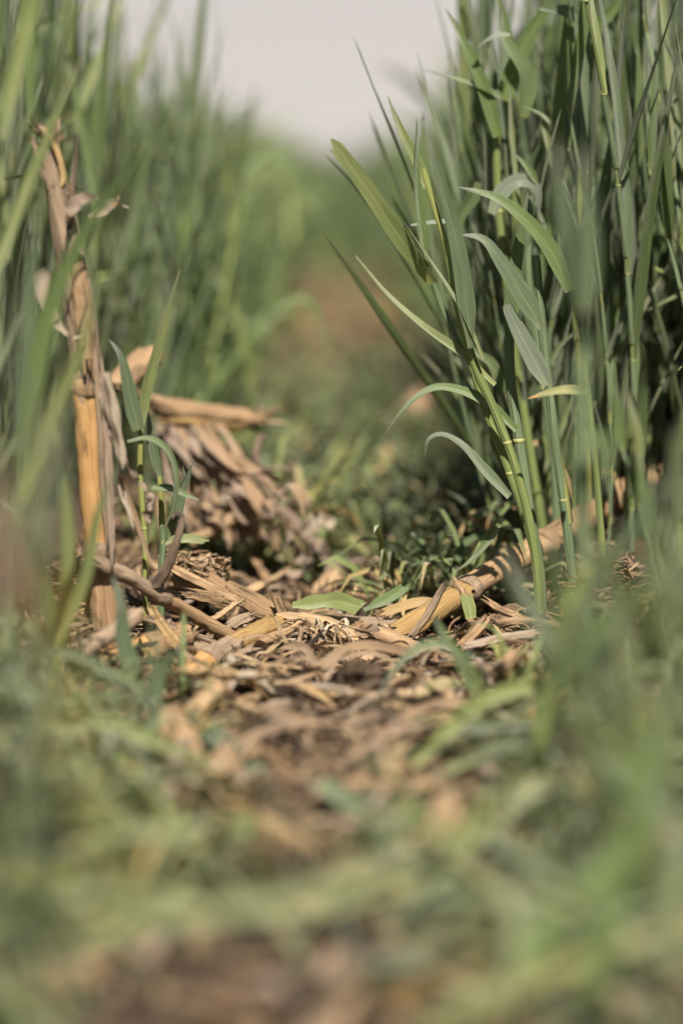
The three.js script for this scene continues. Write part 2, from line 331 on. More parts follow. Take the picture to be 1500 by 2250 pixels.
ryeOf('tall rye plant with a yellow collar and a long leaf pointing at the sky', [
  { d: 1.75, w: 6, m: 'stem', p: [[1205, 1240], [1150, 900], [1110, 600], [1093, 430], [1090, 240]], nodes: [0.3, 0.7] },
], [
  { d: 1.74, w: 11.5, m: 'leafGreen', p: [[1093, 300], [1068, 215], [1035, 130], [1005, 65], [977, 15]], t: 0.4, f: 0.45, b: 0.7 },
  { d: 1.74, w: 9, m: 'leafPlain', p: [[1098, 217], [1060, 197], [1000, 176], [924, 151]], t: 0.5, t0: 0.4, f: 0.6, h: [0, 0.6, 1] },
  { d: 1.73, w: 8, m: 'leafGrey', p: [[1120, 78], [1090, 80], [1062, 95], [1036, 116]], t: 0.5, h: [0.2, 0.9, 0.6] },
  { d: 1.76, w: 9.5, m: 'leafGreen', p: [[1135, 135], [1112, 80], [1100, 20], [1080, -40]], t: 0.3 },
], { back: 0.11 });
ryeOf('tall rye plant with a wide leaf crossing steeply up to the sky', [
  { d: 1.78, w: 6.5, m: 'stem', p: [[1230, 1230], [1180, 800], [1140, 560], [1128, 330], [1110, 210]], nodes: [0.5] },
], [
  { d: 1.76, w: 14, m: 'leafGreen', p: [[1106, 220], [1130, 150], [1160, 80], [1192, 25], [1215, -30]], t: 0.3, f: 0.25, b: 0.8 },
  { d: 1.75, w: 13, m: 'leafPlain', p: [[1150, 260], [1155, 160], [1105, 80], [1100, 0]], t: 0.9, f: 0.3 },
  { d: 1.74, w: 9, m: 'leafGreen', p: [[1212, 278], [1180, 250], [1140, 236], [1100, 234]], t: 0.6, h: [0, 1, 0.4] },
  { d: 1.74, w: 8, m: 'leafLime', p: [[1228, 385], [1210, 330], [1195, 290], [1184, 265]], t: 0.4 },
], { back: 0.11 });
ryeOf('tall rye plant with a dark upright leaf and one bent over near its top', [
  { d: 1.76, w: 6, m: 'stemYellow', p: [[1290, 1260], [1285, 900], [1262, 600], [1280, 380], [1283, 90]], nodes: [0.45, 0.75] },
], [
  { d: 1.74, w: 15, m: 'leafPlain', p: [[1232, 320], [1238, 200], [1246, 90], [1254, -40]], t: 0.25, f: 0.3, b: 0.85 },
  { d: 1.73, w: 12, m: 'leafBlue', p: [[1285, 90], [1290, 50], [1250, 26], [1215, 20], [1180, 18]], t: 0.4, h: [0, 1, 0.5] },
  { d: 1.75, w: 10, m: 'leafGreen', p: [[1295, 85], [1320, 50], [1352, 12], [1370, -30]], t: 0.4 },
  { d: 1.74, w: 11, m: 'leafGrey', p: [[1255, 330], [1252, 250], [1262, 240], [1270, 120]], t: 0.5 },
], { back: 0.11 });
ryeOf('rye plant with a leaf arched like a hook among upright stems', [
  { d: 1.73, w: 6, m: 'sheath', p: [[1225, 1260], [1215, 1000], [1180, 760], [1160, 600], [1165, 430]], nodes: [0.4] },
], [
  { d: 1.71, w: 12, m: 'leafGrey', p: [[1080, 470], [1105, 420], [1140, 396], [1175, 410], [1185, 470]], t: 0.3, f: 0.2, h: [0, 0.8, 0.7] },
  { d: 1.71, w: 6, m: 'leafGreen', p: [[1178, 400], [1160, 370], [1142, 350], [1128, 338]], t: 0.3 },
  { d: 1.72, w: 10, m: 'leafPlain', p: [[1050, 400], [1040, 430], [1012, 470], [1005, 520], [1010, 570]], t: 0.4, h: [0.5, 0.3, 1] },
  { d: 1.7, w: 9, m: 'leafPlain', p: [[1105, 870], [1080, 800], [1040, 770], [1020, 740]], t: 0.5 },
], { back: 0.11 });
ryeOf('yellow-tipped leaf stub pointing across the rye stems', [
  { d: 1.66, w: 5, m: 'stem', p: [[1330, 1290], [1310, 1050], [1290, 850]] },
], [{ d: 1.64, w: 9, m: 'leafYellow', p: [[1290, 862], [1240, 858], [1195, 866], [1158, 876]], t: 0.4, br: 0.25, h: [0, 0.7, 1] }]);
// out-of-focus plants between the camera and the clump
ryeOf('soft pale rye plant with a thick stem standing before the dense clump', [
  { d: 1.22, w: 9.5, m: 'sheath', p: [[1290, 1560], [1283, 1250], [1278, 1000], [1282, 700]], nodes: [0.5] },
], [
  { d: 1.22, w: 12, m: 'leafBlue', p: [[1282, 720], [1262, 600], [1240, 480], [1225, 380], [1215, 300]], t: 0.3, b: 0.6, f: 0.2 },
  { d: 1.2, w: 12, m: 'leafBlue', p: [[1284, 690], [1290, 560], [1285, 430], [1280, 300]], t: 0.5, f: 0.2 },
  { d: 1.2, w: 9, m: 'leafGreen', p: [[1284, 990], [1310, 960], [1330, 1010], [1330, 1080]], t: 0.5, h: [0, 1, 0.4] },
]);
ryeOf('rye plant with long leaves slanting out of the corner over the stalk', [
  { d: 1.16, w: 8, m: 'stem', p: [[1190, 1600], [1210, 1480], [1245, 1350], [1290, 1260]] },
], [
  { d: 1.16, w: 10.5, m: 'leafBlue', p: [[1200, 1500], [1270, 1330], [1380, 1170], [1520, 990]], t: 0.4, f: 0.3 },
  { d: 1.12, w: 9, m: 'leafGreen', p: [[1180, 1560], [1300, 1400], [1420, 1290], [1540, 1180]], t: 0.3, f: 0.3 },
  { d: 1.2, w: 9, m: 'leafGrey', p: [[1230, 1480], [1190, 1380], [1140, 1290], [1096, 1205]], t: 0.4, f: 0.2 },
]);
ryeOf('rye plant whose drooping leaf hangs dark over the crumbly soil', [
  { d: 1.42, w: 4.5, m: 'stem', p: [[1085, 1580], [1070, 1545], [1045, 1500]] },
], [
  { d: 1.42, w: 11, m: 'leafGreen', p: [[1060, 1530], [1010, 1450], [980, 1405], [950, 1350]], t: 0.5, f: 0.5 },
  { d: 1.42, w: 9, m: 'leafPlain', p: [[1040, 1490], [985, 1420], [920, 1425], [870, 1470], [815, 1560]], t: 0.5, h: [0, 1, 0.6] },
]);
ryeOf('blurred rye plant behind the split stalk, its long leaf hanging into the alley', [
  { d: 2.6, w: 5, m: 'stem', p: [[470, 1010], [475, 760], [490, 560], [510, 440]] },
], [
  { d: 2.6, w: 12, m: 'leafGreen', p: [[510, 440], [570, 345], [630, 355], [680, 420], [728, 505]], t: 0.4, h: [0, 1, 0.5] },
  { d: 2.6, w: 12, m: 'leafPlain', p: [[490, 520], [530, 380], [550, 260], [560, 180]], t: 0.4 },
]);
ryeOf('softly blurred rye plant behind the split stalk with two low leaves bent into the alley', [
  { d: 2.5, w: 5, m: 'stem', p: [[545, 1060], [550, 900], [560, 760]] },
], [
  { d: 2.5, w: 11, m: 'leafGreen', p: [[560, 760], [620, 670], [675, 655], [712, 730], [738, 825]], t: 0.4, h: [0, 1, 0.5] },
  { d: 2.5, w: 11, m: 'leafLime', p: [[552, 860], [520, 700], [470, 600], [420, 560]], t: 0.4, h: [0, 0.8, 0.6] },
]);
// in front of and beside the standing stalk
ryeOf('young rye shoot with one slim leaf straight up beside the standing stalk', [
  { d: 1.64, w: 4.2, m: 'stemYellow', p: [[318, 1180], [312, 1100], [308, 1020], [310, 950]], nodes: [0.3] },
], [
  { d: 1.64, w: 8.5, m: 'leafLime', p: [[308, 955], [322, 860], [345, 770], [368, 680], [396, 590]], t: 0.5, f: 0.5, b: 0.5, br: 0.06 },
  { d: 1.63, w: 11, m: 'leafBlue', p: [[305, 945], [292, 900], [278, 830], [262, 775], [238, 745]], t: 0.5, f: 0.25, b: 0.8 },
  { d: 1.62, w: 6.5, m: 'leafGreen', p: [[280, 972], [325, 965], [362, 985], [385, 1040], [380, 1110], [350, 1180]], t: 0.6, f: 0.4, h: [0, 1, 0.5] },
]);
ryeOf('young rye shoot with a yellow stem and two small side leaves', [
  { d: 1.66, w: 5, m: 'sheath', p: [[354, 1258], [358, 1200], [356, 1150]] },
  { d: 1.66, w: 4, m: 'stemYellow', p: [[356, 1150], [354, 1090], [351, 1045]], nodes: [0.02] },
], [
  { d: 1.66, w: 8, m: 'leafBlue', p: [[352, 1045], [340, 1005], [330, 960], [325, 900]], t: 0.6, f: 0.4 },
  { d: 1.64, w: 7, m: 'leafGreen', p: [[335, 1074], [375, 1074], [410, 1088], [440, 1100]], t: 0.5, br: 0.1, h: [0, 1, 0.7] },
  { d: 1.66, w: 11, m: 'leafBlue', p: [[382, 1150], [395, 1085], [410, 1050], [422, 1020]], t: 0.8, f: 0.5 },
  { d: 1.63, w: 8, m: 'leafLime', p: [[356, 1196], [390, 1186], [420, 1184], [450, 1188]], cut: 0.4, t: 0.4, h: [0, 1, 0.7] },
  { d: 1.66, w: 5, m: 'leafGreen', p: [[362, 1200], [385, 1120], [405, 1060], [402, 1020]], t: 0.6 },
]);
ryeOf('rye plant whose broad blurred leaf slants across the grey top of the standing stalk', [
  { d: 1.34, w: 4.5, m: 'sheath', p: [[20, 1560], [30, 1250], [55, 960]] },
], [
  { d: 1.34, w: 12, m: 'leafGreen', p: [[55, 960], [110, 680], [190, 500], [270, 390], [345, 310]], t: 0.5, f: 0.3 },
  { d: 1.32, w: 10, m: 'leafLime', p: [[45, 1100], [120, 900], [180, 760], [215, 590]], t: 0.4, f: 0.3 },
  { d: 1.36, w: 11, m: 'leafBlue', p: [[40, 1000], [62, 800], [66, 640], [90, 430]], t: 0.3, f: 0.2 },
]);
ryeOf('rye plant with three yellow-green blades crossing the foot of the standing stalk', [
  { d: 1.42, w: 4, m: 'stemYellow', p: [[120, 1600], [125, 1480], [140, 1380]] },
], [
  { d: 1.42, w: 9, m: 'leafLime', p: [[130, 1460], [150, 1250], [140, 1050], [110, 860]], t: 0.4, f: 0.4 },
  { d: 1.41, w: 8, m: 'leafLime', p: [[140, 1390], [190, 1260], [215, 1130], [262, 1010]], t: 0.5, f: 0.3 },
  { d: 1.43, w: 9, m: 'leafGreen', p: [[130, 1420], [90, 1240], [40, 1130], [-20, 1080]], t: 0.5, f: 0.3 },
]);
ryeOf('blue-green shoot bending down over the grey stick by the stalk foot', [
  { d: 1.46, w: 4, m: 'sheath', p: [[330, 1580], [310, 1530], [295, 1480]] },
], [
  { d: 1.46, w: 13, m: 'leafBlue', p: [[310, 1520], [282, 1450], [268, 1390], [266, 1330], [240, 1250]], t: 0.9, f: 0.3 },
  { d: 1.44, w: 11, m: 'leafBlue', p: [[335, 1560], [350, 1480], [385, 1430], [410, 1420]], t: 0.9, f: 0.2, h: [0, 0.8, 1] },
  { d: 1.44, w: 9, m: 'leafGreen', p: [[330, 1570], [290, 1500], [230, 1480], [170, 1510]], t: 0.5, h: [0, 1, 0.5] },
]);


// ---------------------------------------------------------------- corn stubble and fallen stalks
// a length of corn stalk: rind in lengths between nodes, raised node rings, pith showing at the broken ends
function stalk(name, label, category, pts, lengths, nodes, { r, flat = 0.88, rag = 0.004, fibres = [0, 0], hint = V(0, 1, 0.3), round = 18 } = {}) {
  const o = pts[0].clone(), root = thing(name, label, category, o), curve = new THREE.CatmullRomCurve3(rel(pts, o), false, 'centripetal');
  const R = typeof r === 'function' ? r : () => r;
  for (const [t0, t1, m] of lengths) {
    const n = 7, cut = Array.from({ length: n }, (_, i) => curve.getPointAt(lerp(t0, t1, i / (n - 1))));
    mesh('rind', tube(cut, (t) => { const g = lerp(t0, t1, t); return R(g) * (1 - 0.05 * Math.sin(t * Math.PI)); }, { segs: 22, round, flat, hint: hint.clone(), rag: t0 === 0 || t1 === 1 ? rag : 0.0006, groove: 0.22, rough: 0.15 }), M[m], root);
  }
  for (const [t, m] of nodes) {
    const cut = [-0.0055, -0.002, 0.002, 0.0055].map((d) => curve.getPointAt(clamp(t + d / curve.getLength(), 0, 1)));
    mesh('node', tube(cut, (s) => R(t) * (1.0 + 0.14 * Math.sin(s * Math.PI)), { segs: 8, round, flat, hint: hint.clone(), rag: 0.0008, rough: 0.06 }), M[m], root);
  }
  for (const e of [0, 1]) {
    const p = curve.getPointAt(e), d = curve.getTangentAt(e).multiplyScalar(e ? 1 : -1), cut = [p.clone().addScaledVector(d, -0.006), p.clone().addScaledVector(d, 0.0015)];
    mesh('pith', tube(cut, (t) => R(e) * (0.8 - 0.2 * t), { segs: 3, round: 12, flat, hint: hint.clone(), rag: 0.004, rough: 0.3 }), M.pith, root);
    for (let i = 0; i < fibres[e]; i++) {
      const a = rr(0, 6.28), s = V(rr(-1, 1), rr(-1, 1), rr(-1, 1)), q = p.clone().addScaledVector(s.cross(d).normalize(), R(e) * rr(0.6, 0.95)), l = rr(0.006, 0.026);
      mesh('torn_fibre', strip([q.clone().addScaledVector(d, -0.006), q.clone().addScaledVector(d, l * 0.5).addScaledVector(s, 0.002 * Math.cos(a)), q.clone().addScaledVector(d, l).addScaledVector(s, 0.006)], rr(0.0012, 0.0045), { th: 0.0006, segs: 6, rag: 0.003, taper: 0.6 }), M[pick(['pith', 'stalkTan', 'stalkGrey'])], root);
    }
  }
  return root;
}
const leafIn = (root, pts, w, m, o = {}) => mesh(o.name ?? 'husk_leaf', blade(pts, w, { segs: 24, across: 8, fold: 0.25, brown: 0, pale: 0, base: 0.7, ...o }), M[m], root);
for (const k of ['husk', 'huskPale', 'huskMauve', 'deadLeaf']) M[k].vertexColors = true;

{ // the standing stalk
  const p = px([[238, 1415], [228, 1300], [213, 1160], [204, 1050], [195, 900], [187, 810], [175, 690], [152, 560], [128, 430], [112, 335]], 1.6);
  p[0].y = groundY(p[0].x, p[0].z) - 0.01;
  const root = stalk('standing_corn_stalk', 'broken corn stalk still standing, orange below and grey with torn sheaths on top', 'corn stalk', p,
    [[0, 0.225, 'stalkBrown'], [0.232, 0.545, 'stalkOrange'], [0.552, 1, 'stalkGrey']], [[0.229, 'stalkGrey'], [0.548, 'stalkTan']],
    { r: (t) => lerp(0.0100, 0.0098, t) * (t > 0.55 ? 1.05 - 0.35 * sstep(t, 0.75, 1) : 1), rag: 0.012, fibres: [0, 14], hint: V(0, 0, 1), flat: 0.92 });
  const o = p[0], q = (l, d) => rel(px(l, d), o);
  const sheath = (l, d, w, m, opt) => mesh('dry_sheath', strip(q(l, d), w, { th: 0.0008, curl: 1.1, hint: V(0, 0, 1), segs: 26, rag: 0.014, taper: 0.35, ridge: 0.0009, ...opt }), M[m], root);
  sheath([[196, 830], [184, 720], [160, 600], [140, 500], [120, 400]], 1.589, 0.0225, 'stalkGrey');
  sheath([[192, 800], [186, 700], [180, 640], [172, 590]], 1.584, 0.0150, 'stalkTan', { twist: 0.3 });
  sheath([[238, 1180], [232, 1050], [226, 930], [218, 830], [210, 740]], 1.588, 0.0075, 'stalkGrey', { curl: 0.7, taper: 0.5, hint: V(0.5, 0, 1) });
  sheath([[248, 1230], [244, 1110], [240, 1010], [232, 900], [222, 800]], 1.583, 0.0060, 'huskMauve', { curl: 0.5, taper: 0.5, hint: V(0.7, 0, 1) });
  sheath([[150, 520], [152, 460], [160, 400], [166, 345]], 1.585, 0.0060, 'twig', { curl: 1.4, taper: 0.4 });
  sheath([[120, 420], [138, 400], [132, 350], [112, 300], [104, 288]], 1.59, 0.0035, 'deadLeaf', { curl: 0.4, twist: 1.5, rag: 0.008 });
  sheath([[95, 390], [86, 360], [82, 330], [72, 303]], 1.59, 0.0060, 'stalkGrey', { curl: 0.9, twist: 1.2, rag: 0.008 });
  sheath([[150, 480], [162, 455], [160, 430], [155, 415]], 1.58, 0.0040, 'stalkTan', { curl: 0.6, rag: 0.006 });
  leafIn(root, q([[148, 735], [118, 700], [98, 650], [88, 610], [95, 600], [104, 612], [100, 660]], 1.575), 0.0105, 'huskPale', { name: 'curled_leaf', hint: V(0.2, 0, 1), twist: 0.5, base: 0.25, cut: 0.3 });
  leafIn(root, q([[150, 738], [165, 742], [182, 735], [190, 720]], 1.575), 0.004, 'huskPale', { name: 'curled_leaf', hint: V(0, 1, 0.4) });
  leafIn(root, q([[195, 480], [225, 462], [250, 445], [275, 452], [291, 460]], 1.60), 0.0085, 'huskPale', { name: 'curled_leaf', hint: V(0, 1, 0.7), twist: 2.4, wave: 0.12 });
  leafIn(root, q([[250, 452], [258, 440], [262, 428]], 1.60), 0.0025, 'deadLeaf', { name: 'torn_fibre', hint: V(0, 0.4, 1) });
  leafIn(root, q([[150, 470], [175, 440], [205, 432], [215, 436]], 1.56), 0.010, 'huskMauve', { name: 'curled_leaf', hint: V(0, 0.8, 0.7), twist: 0.8, wave: 0.1 });
  for (let i = 0; i < 5; i++)   // crumpled sheath hanging at the side
    leafIn(root, q([[222 + i * 3, 850 - i * 8], [236 + i * 4, 905], [250 + i * 4, 950 + i * 7], [256 + i * 4, 995 + i * 7]], 1.582 - i * 0.002), 0.0062, i % 2 ? 'huskMauve' : 'huskPale', { hint: V(rr(-0.6, 0.8), 0.1, 1), wave: 0.22, twist: rr(-1, 1), fold: 0.7, cut: 0.2 });
  leafIn(root, q([[268, 1000], [288, 1030], [310, 1060], [325, 1085], [318, 1110]], 1.59), 0.0042, 'huskMauve', { hint: V(0, 0.5, 1), wave: 0.35, twist: 3 });
  leafIn(root, q([[325, 1085], [335, 1100], [322, 1130], [330, 1150]], 1.59), 0.0075, 'huskMauve', { hint: V(0.4, 0.5, 1), wave: 0.3, twist: 4 });
  leafIn(root, q([[262, 1050], [285, 1110], [305, 1160], [322, 1210], [335, 1250]], 1.60), 0.0062, 'husk', { hint: V(0.3, 0.4, 1), fold: 0.9, wave: 0.05 });
  leafIn(root, q([[262, 1065], [282, 1120], [296, 1170]], 1.59), 0.0045, 'huskPale', { hint: V(0.3, 0.4, 1), wave: 0.2 });
}
{ // the fallen stalk by the clump
  const p = px([[868, 1398, 1.665], [960, 1338, 1.70], [1060, 1272, 1.745], [1150, 1218, 1.785], [1240, 1165, 1.825], [1330, 1108, 1.88], [1440, 1040, 1.94]]);
  stalk('fallen_corn_stalk', 'long fallen corn stalk, yellow at its near end, running under the upright rye clump', 'corn stalk', p,
    [[0, 0.24, 'stalkYellow'], [0.247, 0.52, 'stalkTan'], [0.527, 1, 'stalkBrown']], [[0.2435, 'stalkGrey'], [0.5235, 'stalkBrown']], { r: (t) => 0.0098 + 0.0015 * t, rag: 0.01, fibres: [6, 4], hint: V(0, 1, 0.2) });
}
{ // the log jutting over the husk heap
  const p = px([[338, 888, 1.99], [400, 900, 2.0], [470, 909, 2.02], [556, 921, 2.05]]);
  const r = stalk('fallen_corn_stalk', 'pale split corn stalk jutting out level above the brown husk heap', 'corn stalk', p, [[0, 1, 'stalkTan']], [], { r: 0.0098, rag: 0.016, fibres: [3, 9], hint: V(0, 1, 0.2) });
  mesh('rind', strip(rel(px([[360, 925, 1.99], [450, 938, 2.0], [530, 945, 2.02]]), p[0]), 0.012, { curl: 0.9, hint: V(0, -0.6, 1), rag: 0.012 }), M.stalkYellow, r);
}
{
  const p = px([[255, 850, 1.90], [290, 815, 1.91], [328, 782, 1.93]]);
  stalk('fallen_corn_stalk', 'short brown corn stalk block tilted up behind the standing stalk', 'corn stalk', p, [[0, 1, 'stalkTan']], [], { r: 0.0142, flat: 0.7, rag: 0.004, hint: V(-0.4, 1, 0.4) });
}
{
  const p = px([[203, 1232, 1.585], [280, 1265, 1.60], [340, 1302, 1.615], [420, 1348, 1.64], [515, 1402, 1.665]]);
  const r = stalk('fallen_corn_stalk', 'slender grey-tan stalk stick slanting across the litter from the standing stalk', 'corn stalk', p, [[0, 0.45, 'stalkGrey'], [0.46, 1, 'stalkTan']], [[0.455, 'stalkGrey']], { r: 0.0062, rag: 0.006, fibres: [2, 3] });
  const q = (l) => rel(px(l), p[0]);
  mesh('side_shoot', tube(q([[342, 1285, 1.61], [368, 1245, 1.605], [388, 1190, 1.60], [402, 1140, 1.60]]), (t) => 0.0042 * (1 - 0.45 * t), { segs: 18, round: 9, rag: 0.003, rough: 0.2 }), M.twig, r);
  mesh('side_shoot', tube(q([[402, 1140, 1.60], [398, 1132, 1.60], [385, 1128, 1.60], [378, 1140, 1.60]]), (t) => 0.0022 * (1 - 0.5 * t), { segs: 10, round: 7, rag: 0.002, rough: 0.3 }), M.twig, r);
}
{
  const p = px([[398, 1488, 1.565], [455, 1450, 1.59], [530, 1408, 1.63], [606, 1368, 1.67]]);
  stalk('fallen_corn_stalk', 'short yellow corn stalk with a dark spotted knuckle lying in the middle of the litter', 'corn stalk', p, [[0, 0.27, 'stalkOrange'], [0.285, 0.52, 'stalkGrey'], [0.523, 1, 'stalkYellow']], [[0.277, 'stalkGrey']], { r: (t) => 0.0092 - 0.0012 * t, rag: 0.003, fibres: [0, 3] });
}
{
  const p = px([[838, 1392, 1.63], [880, 1412, 1.62], [932, 1440, 1.60]]);
  stalk('fallen_corn_stalk', 'stubby tan stalk piece resting against the near end of the long fallen stalk', 'corn stalk', p, [[0, 1, 'stalkTan']], [], { r: 0.0066, rag: 0.006, fibres: [5, 2] });
}
{
  const p = px([[240, 1452, 1.575], [320, 1425, 1.59], [405, 1392, 1.62]]);
  stalk('fallen_corn_stalk', 'rusty orange stalk lying in the shade under the slanting grey stick', 'corn stalk', p, [[0, 0.5, 'stalkOrange'], [0.51, 1, 'stalkBrown']], [[0.505, 'stalkBrown']], { r: 0.0098, rag: 0.006 });
}
{
  const p = px([[165, 1440, 1.50], [230, 1400, 1.52], [300, 1352, 1.55]]);
  stalk('fallen_corn_stalk', 'weathered grey stick lying at the foot of the standing stalk', 'corn stalk', p, [[0, 1, 'stalkGrey']], [], { r: 0.0062, rag: 0.006, fibres: [2, 2] });
}
{
  const p = px([[-110, 960, 0.80], [-45, 1110, 0.81], [20, 1290, 0.82]]);
  stalk('corn_stalk', 'very blurred greyish corn stalk leaning in from the edge close to the lens', 'corn stalk', p, [[0, 1, 'stalkGrey']], [], { r: 0.011, rag: 0.006 });
}
{
  const p = px([[440, 520, 2.75], [436, 620, 2.75], [432, 760, 2.75], [462, 870, 2.75]]).reverse();
  p[0].y = groundY(p[0].x, p[0].z);
  stalk('standing_corn_stalk', 'far tan corn stalk standing out of focus in the rye row behind', 'corn stalk', p, [[0, 0.5, 'stalkGrey'], [0.51, 1, 'stalkTan']], [[0.505, 'stalkTan']], { r: 0.0062, rag: 0.01 });
}
{
  const p = px([[408, 390, 3.0], [410, 470, 3.0], [404, 560, 3.0]]).reverse();
  p.unshift(V(p[0].x + 0.01, groundY(p[0].x, p[0].z), p[0].z));
  stalk('standing_corn_stalk', 'tall pale corn stalk farthest back in the blurred rye', 'corn stalk', p, [[0, 1, 'stalkTan']], [], { r: 0.0066, rag: 0.01 });
}
// strips of rind, chips and sticks that can be told apart in the litter
function piece(name, label, category, list, w, m, o = {}) {
  const pts = px(list), b = pts[Math.floor(pts.length / 2)].clone();
  return solo(name, strip(rel(pts, b), w, o), M[m], label, category, b);
}
piece('rind_strip', 'broad dark brown rind strip lying over the top of the litter heap', 'rind strip', [[392, 1232, 1.755], [450, 1268, 1.745], [500, 1300, 1.735]], 0.0165, 'bark', { curl: 0.6, hint: V(-0.35, 1, 0.5), rag: 0.008 });
piece('rind_strip', 'broad ribbed brown rind strip with a squared end beside the yellow stalk', 'rind strip', [[495, 1290, 1.73], [550, 1316, 1.72], [606, 1348, 1.71]], 0.019, 'bark', { curl: 0.5, hint: V(-0.2, 1, 0.55), rag: 0.003 });
piece('rind_strip', 'narrow tan rind strip underneath the dark brown one', 'rind strip', [[378, 1246, 1.745], [440, 1278, 1.735], [520, 1316, 1.72]], 0.0085, 'stalkTan', { curl: 0.5, hint: V(0, 1, 0.7), rag: 0.008 });
piece('rind_strip', 'brown rind splinter standing on edge at the end of the ribbed strip', 'rind strip', [[606, 1308, 1.705], [624, 1350, 1.70], [652, 1410, 1.685]], 0.0082, 'bark', { curl: 0.6, hint: V(0.6, 0.3, 1), rag: 0.007 });
piece('rind_strip', 'long tan splinter lying along the yellow stalk', 'rind strip', [[482, 1455, 1.60], [560, 1412, 1.63], [660, 1372, 1.665]], 0.0086, 'stalkTan', { curl: 0.8, hint: V(0.2, 1, 0.7), rag: 0.012, taper: 0.6 });
piece('rind_strip', 'pale dry chip poking up behind the ribbed rind strip', 'rind strip', [[535, 1304, 1.78], [555, 1292, 1.785], [578, 1280, 1.79]], 0.0085, 'straw', { curl: 0.4, hint: V(0, 1, 0.6), rag: 0.006 });
piece('rind_strip', 'tan splinter bridging the gap under the ribbed strip', 'rind strip', [[460, 1362, 1.70], [490, 1345, 1.70], [522, 1322, 1.705]], 0.0048, 'straw', { curl: 0.5, hint: V(0, 1, 0.6) });
piece('rind_strip', 'small grey flake in the dark gap beside the yellow stalk', 'rind strip', [[500, 1378, 1.69], [525, 1362, 1.695], [552, 1352, 1.70]], 0.010, 'stalkGrey', { curl: 0.3, hint: V(-0.2, 1, 0.9), rag: 0.009 });
piece('rind_strip', 'crooked brown flake in front of the yellow stalk', 'rind strip', [[545, 1435, 1.655], [580, 1420, 1.66], [618, 1402, 1.665]], 0.0105, 'stalkBrown', { curl: 0.4, hint: V(0.1, 1, 0.7), rag: 0.009 });
piece('rind_strip', 'brown folded flake on the shaded side of the heap', 'rind strip', [[400, 1300, 1.70], [450, 1308, 1.70], [495, 1320, 1.705]], 0.010, 'bark', { curl: 0.7, hint: V(0, 1, 0.8), rag: 0.009, twist: 0.5 });
piece('rind_strip', 'thin dark splinter leaning on the slanting grey stick', 'rind strip', [[300, 1352, 1.60], [380, 1378, 1.61], [475, 1412, 1.625]], 0.0042, 'stalkGrey', { curl: 0.9, hint: V(0, 1, 0.8), rag: 0.006 });
piece('rind_strip', 'orange-brown strip dropping from the grey stick to the ground', 'rind strip', [[335, 1340, 1.61], [370, 1390, 1.60], [402, 1432, 1.595]], 0.0080, 'stalkYellow', { curl: 0.6, hint: V(0.4, 0.6, 1), rag: 0.006 });
piece('rind_strip', 'weathered black-grained wood flake between the green leaf and the long fallen stalk', 'rind strip', [[715, 1358, 1.73], [790, 1364, 1.72], [885, 1372, 1.70]], 0.0230, 'stalkGrey', { curl: 0.5, hint: V(0, 1, 0.35), rag: 0.012 });
piece('rind_strip', 'flat tan rind sheet before the shredded pith', 'rind strip', [[745, 1452, 1.62], [800, 1442, 1.625], [850, 1438, 1.63]], 0.0145, 'straw', { curl: 0.3, hint: V(0, 1, 0.3), rag: 0.012 });
piece('rind_strip', 'short grey stick in front of the flat tan rind sheet', 'rind strip', [[725, 1470, 1.60], [770, 1472, 1.60], [800, 1478, 1.60]], 0.0070, 'stalkGrey', { curl: 1.2, th: 0.003, hint: V(0, 1, 0.4), rag: 0.005 });
piece('rind_strip', 'grey twig-like splinter leaning on the near end of the long fallen stalk', 'rind strip', [[897, 1402, 1.645], [930, 1360, 1.65], [966, 1298, 1.66]], 0.0068, 'stalkGrey', { curl: 1.3, th: 0.002, hint: V(-0.4, 0.6, 1), rag: 0.009 });
piece('rind_strip', 'torn orange flap peeling off the long fallen stalk', 'rind strip', [[1000, 1282, 1.715], [1012, 1300, 1.71], [1020, 1330, 1.70]], 0.0058, 'stalkTan', { curl: 0.5, hint: V(-0.3, 0.5, 1), rag: 0.007, twist: 0.8 });
piece('rind_strip', 'flat greyish strip lying crosswise in front of the long fallen stalk', 'rind strip', [[1030, 1418, 1.60], [1100, 1400, 1.61], [1185, 1388, 1.62]], 0.0100, 'huskMauve', { curl: 0.4, hint: V(0, 1, 0.4), rag: 0.009 });
piece('rind_strip', 'brown bark stub propped beside the flat greyish strip', 'rind strip', [[1010, 1418, 1.615], [1035, 1392, 1.62], [1062, 1366, 1.625]], 0.0095, 'stalkBrown', { curl: 0.9, th: 0.003, hint: V(0.1, 1, 0.7), rag: 0.006 });
piece('rind_strip', 'tan splinter near the leaf stub under the upright clump', 'rind strip', [[1070, 1318, 1.69], [1105, 1340, 1.68], [1155, 1358, 1.67]], 0.0065, 'stalkTan', { curl: 0.7, hint: V(0, 1, 0.6), rag: 0.006 });
piece('rind_strip', 'square tan flake tilted up in the shade behind the litter', 'rind strip', [[700, 1302, 1.88], [722, 1282, 1.885], [745, 1258, 1.89]], 0.0185, 'stalkTan', { curl: 0.2, hint: V(-0.3, 0.7, 1), rag: 0.004 });
piece('rind_strip', 'small pinkish flake next to the square tan flake', 'rind strip', [[735, 1310, 1.86], [750, 1298, 1.86], [762, 1284, 1.865]], 0.0120, 'husk', { curl: 0.2, hint: V(-0.2, 0.8, 1), rag: 0.004 });
piece('rind_strip', 'thin tan splinter slanting down in the grass behind the heap', 'rind strip', [[562, 1228, 1.95], [582, 1262, 1.93], [602, 1292, 1.91]], 0.0075, 'stalkTan', { curl: 0.7, hint: V(0.3, 0.6, 1), rag: 0.006 });
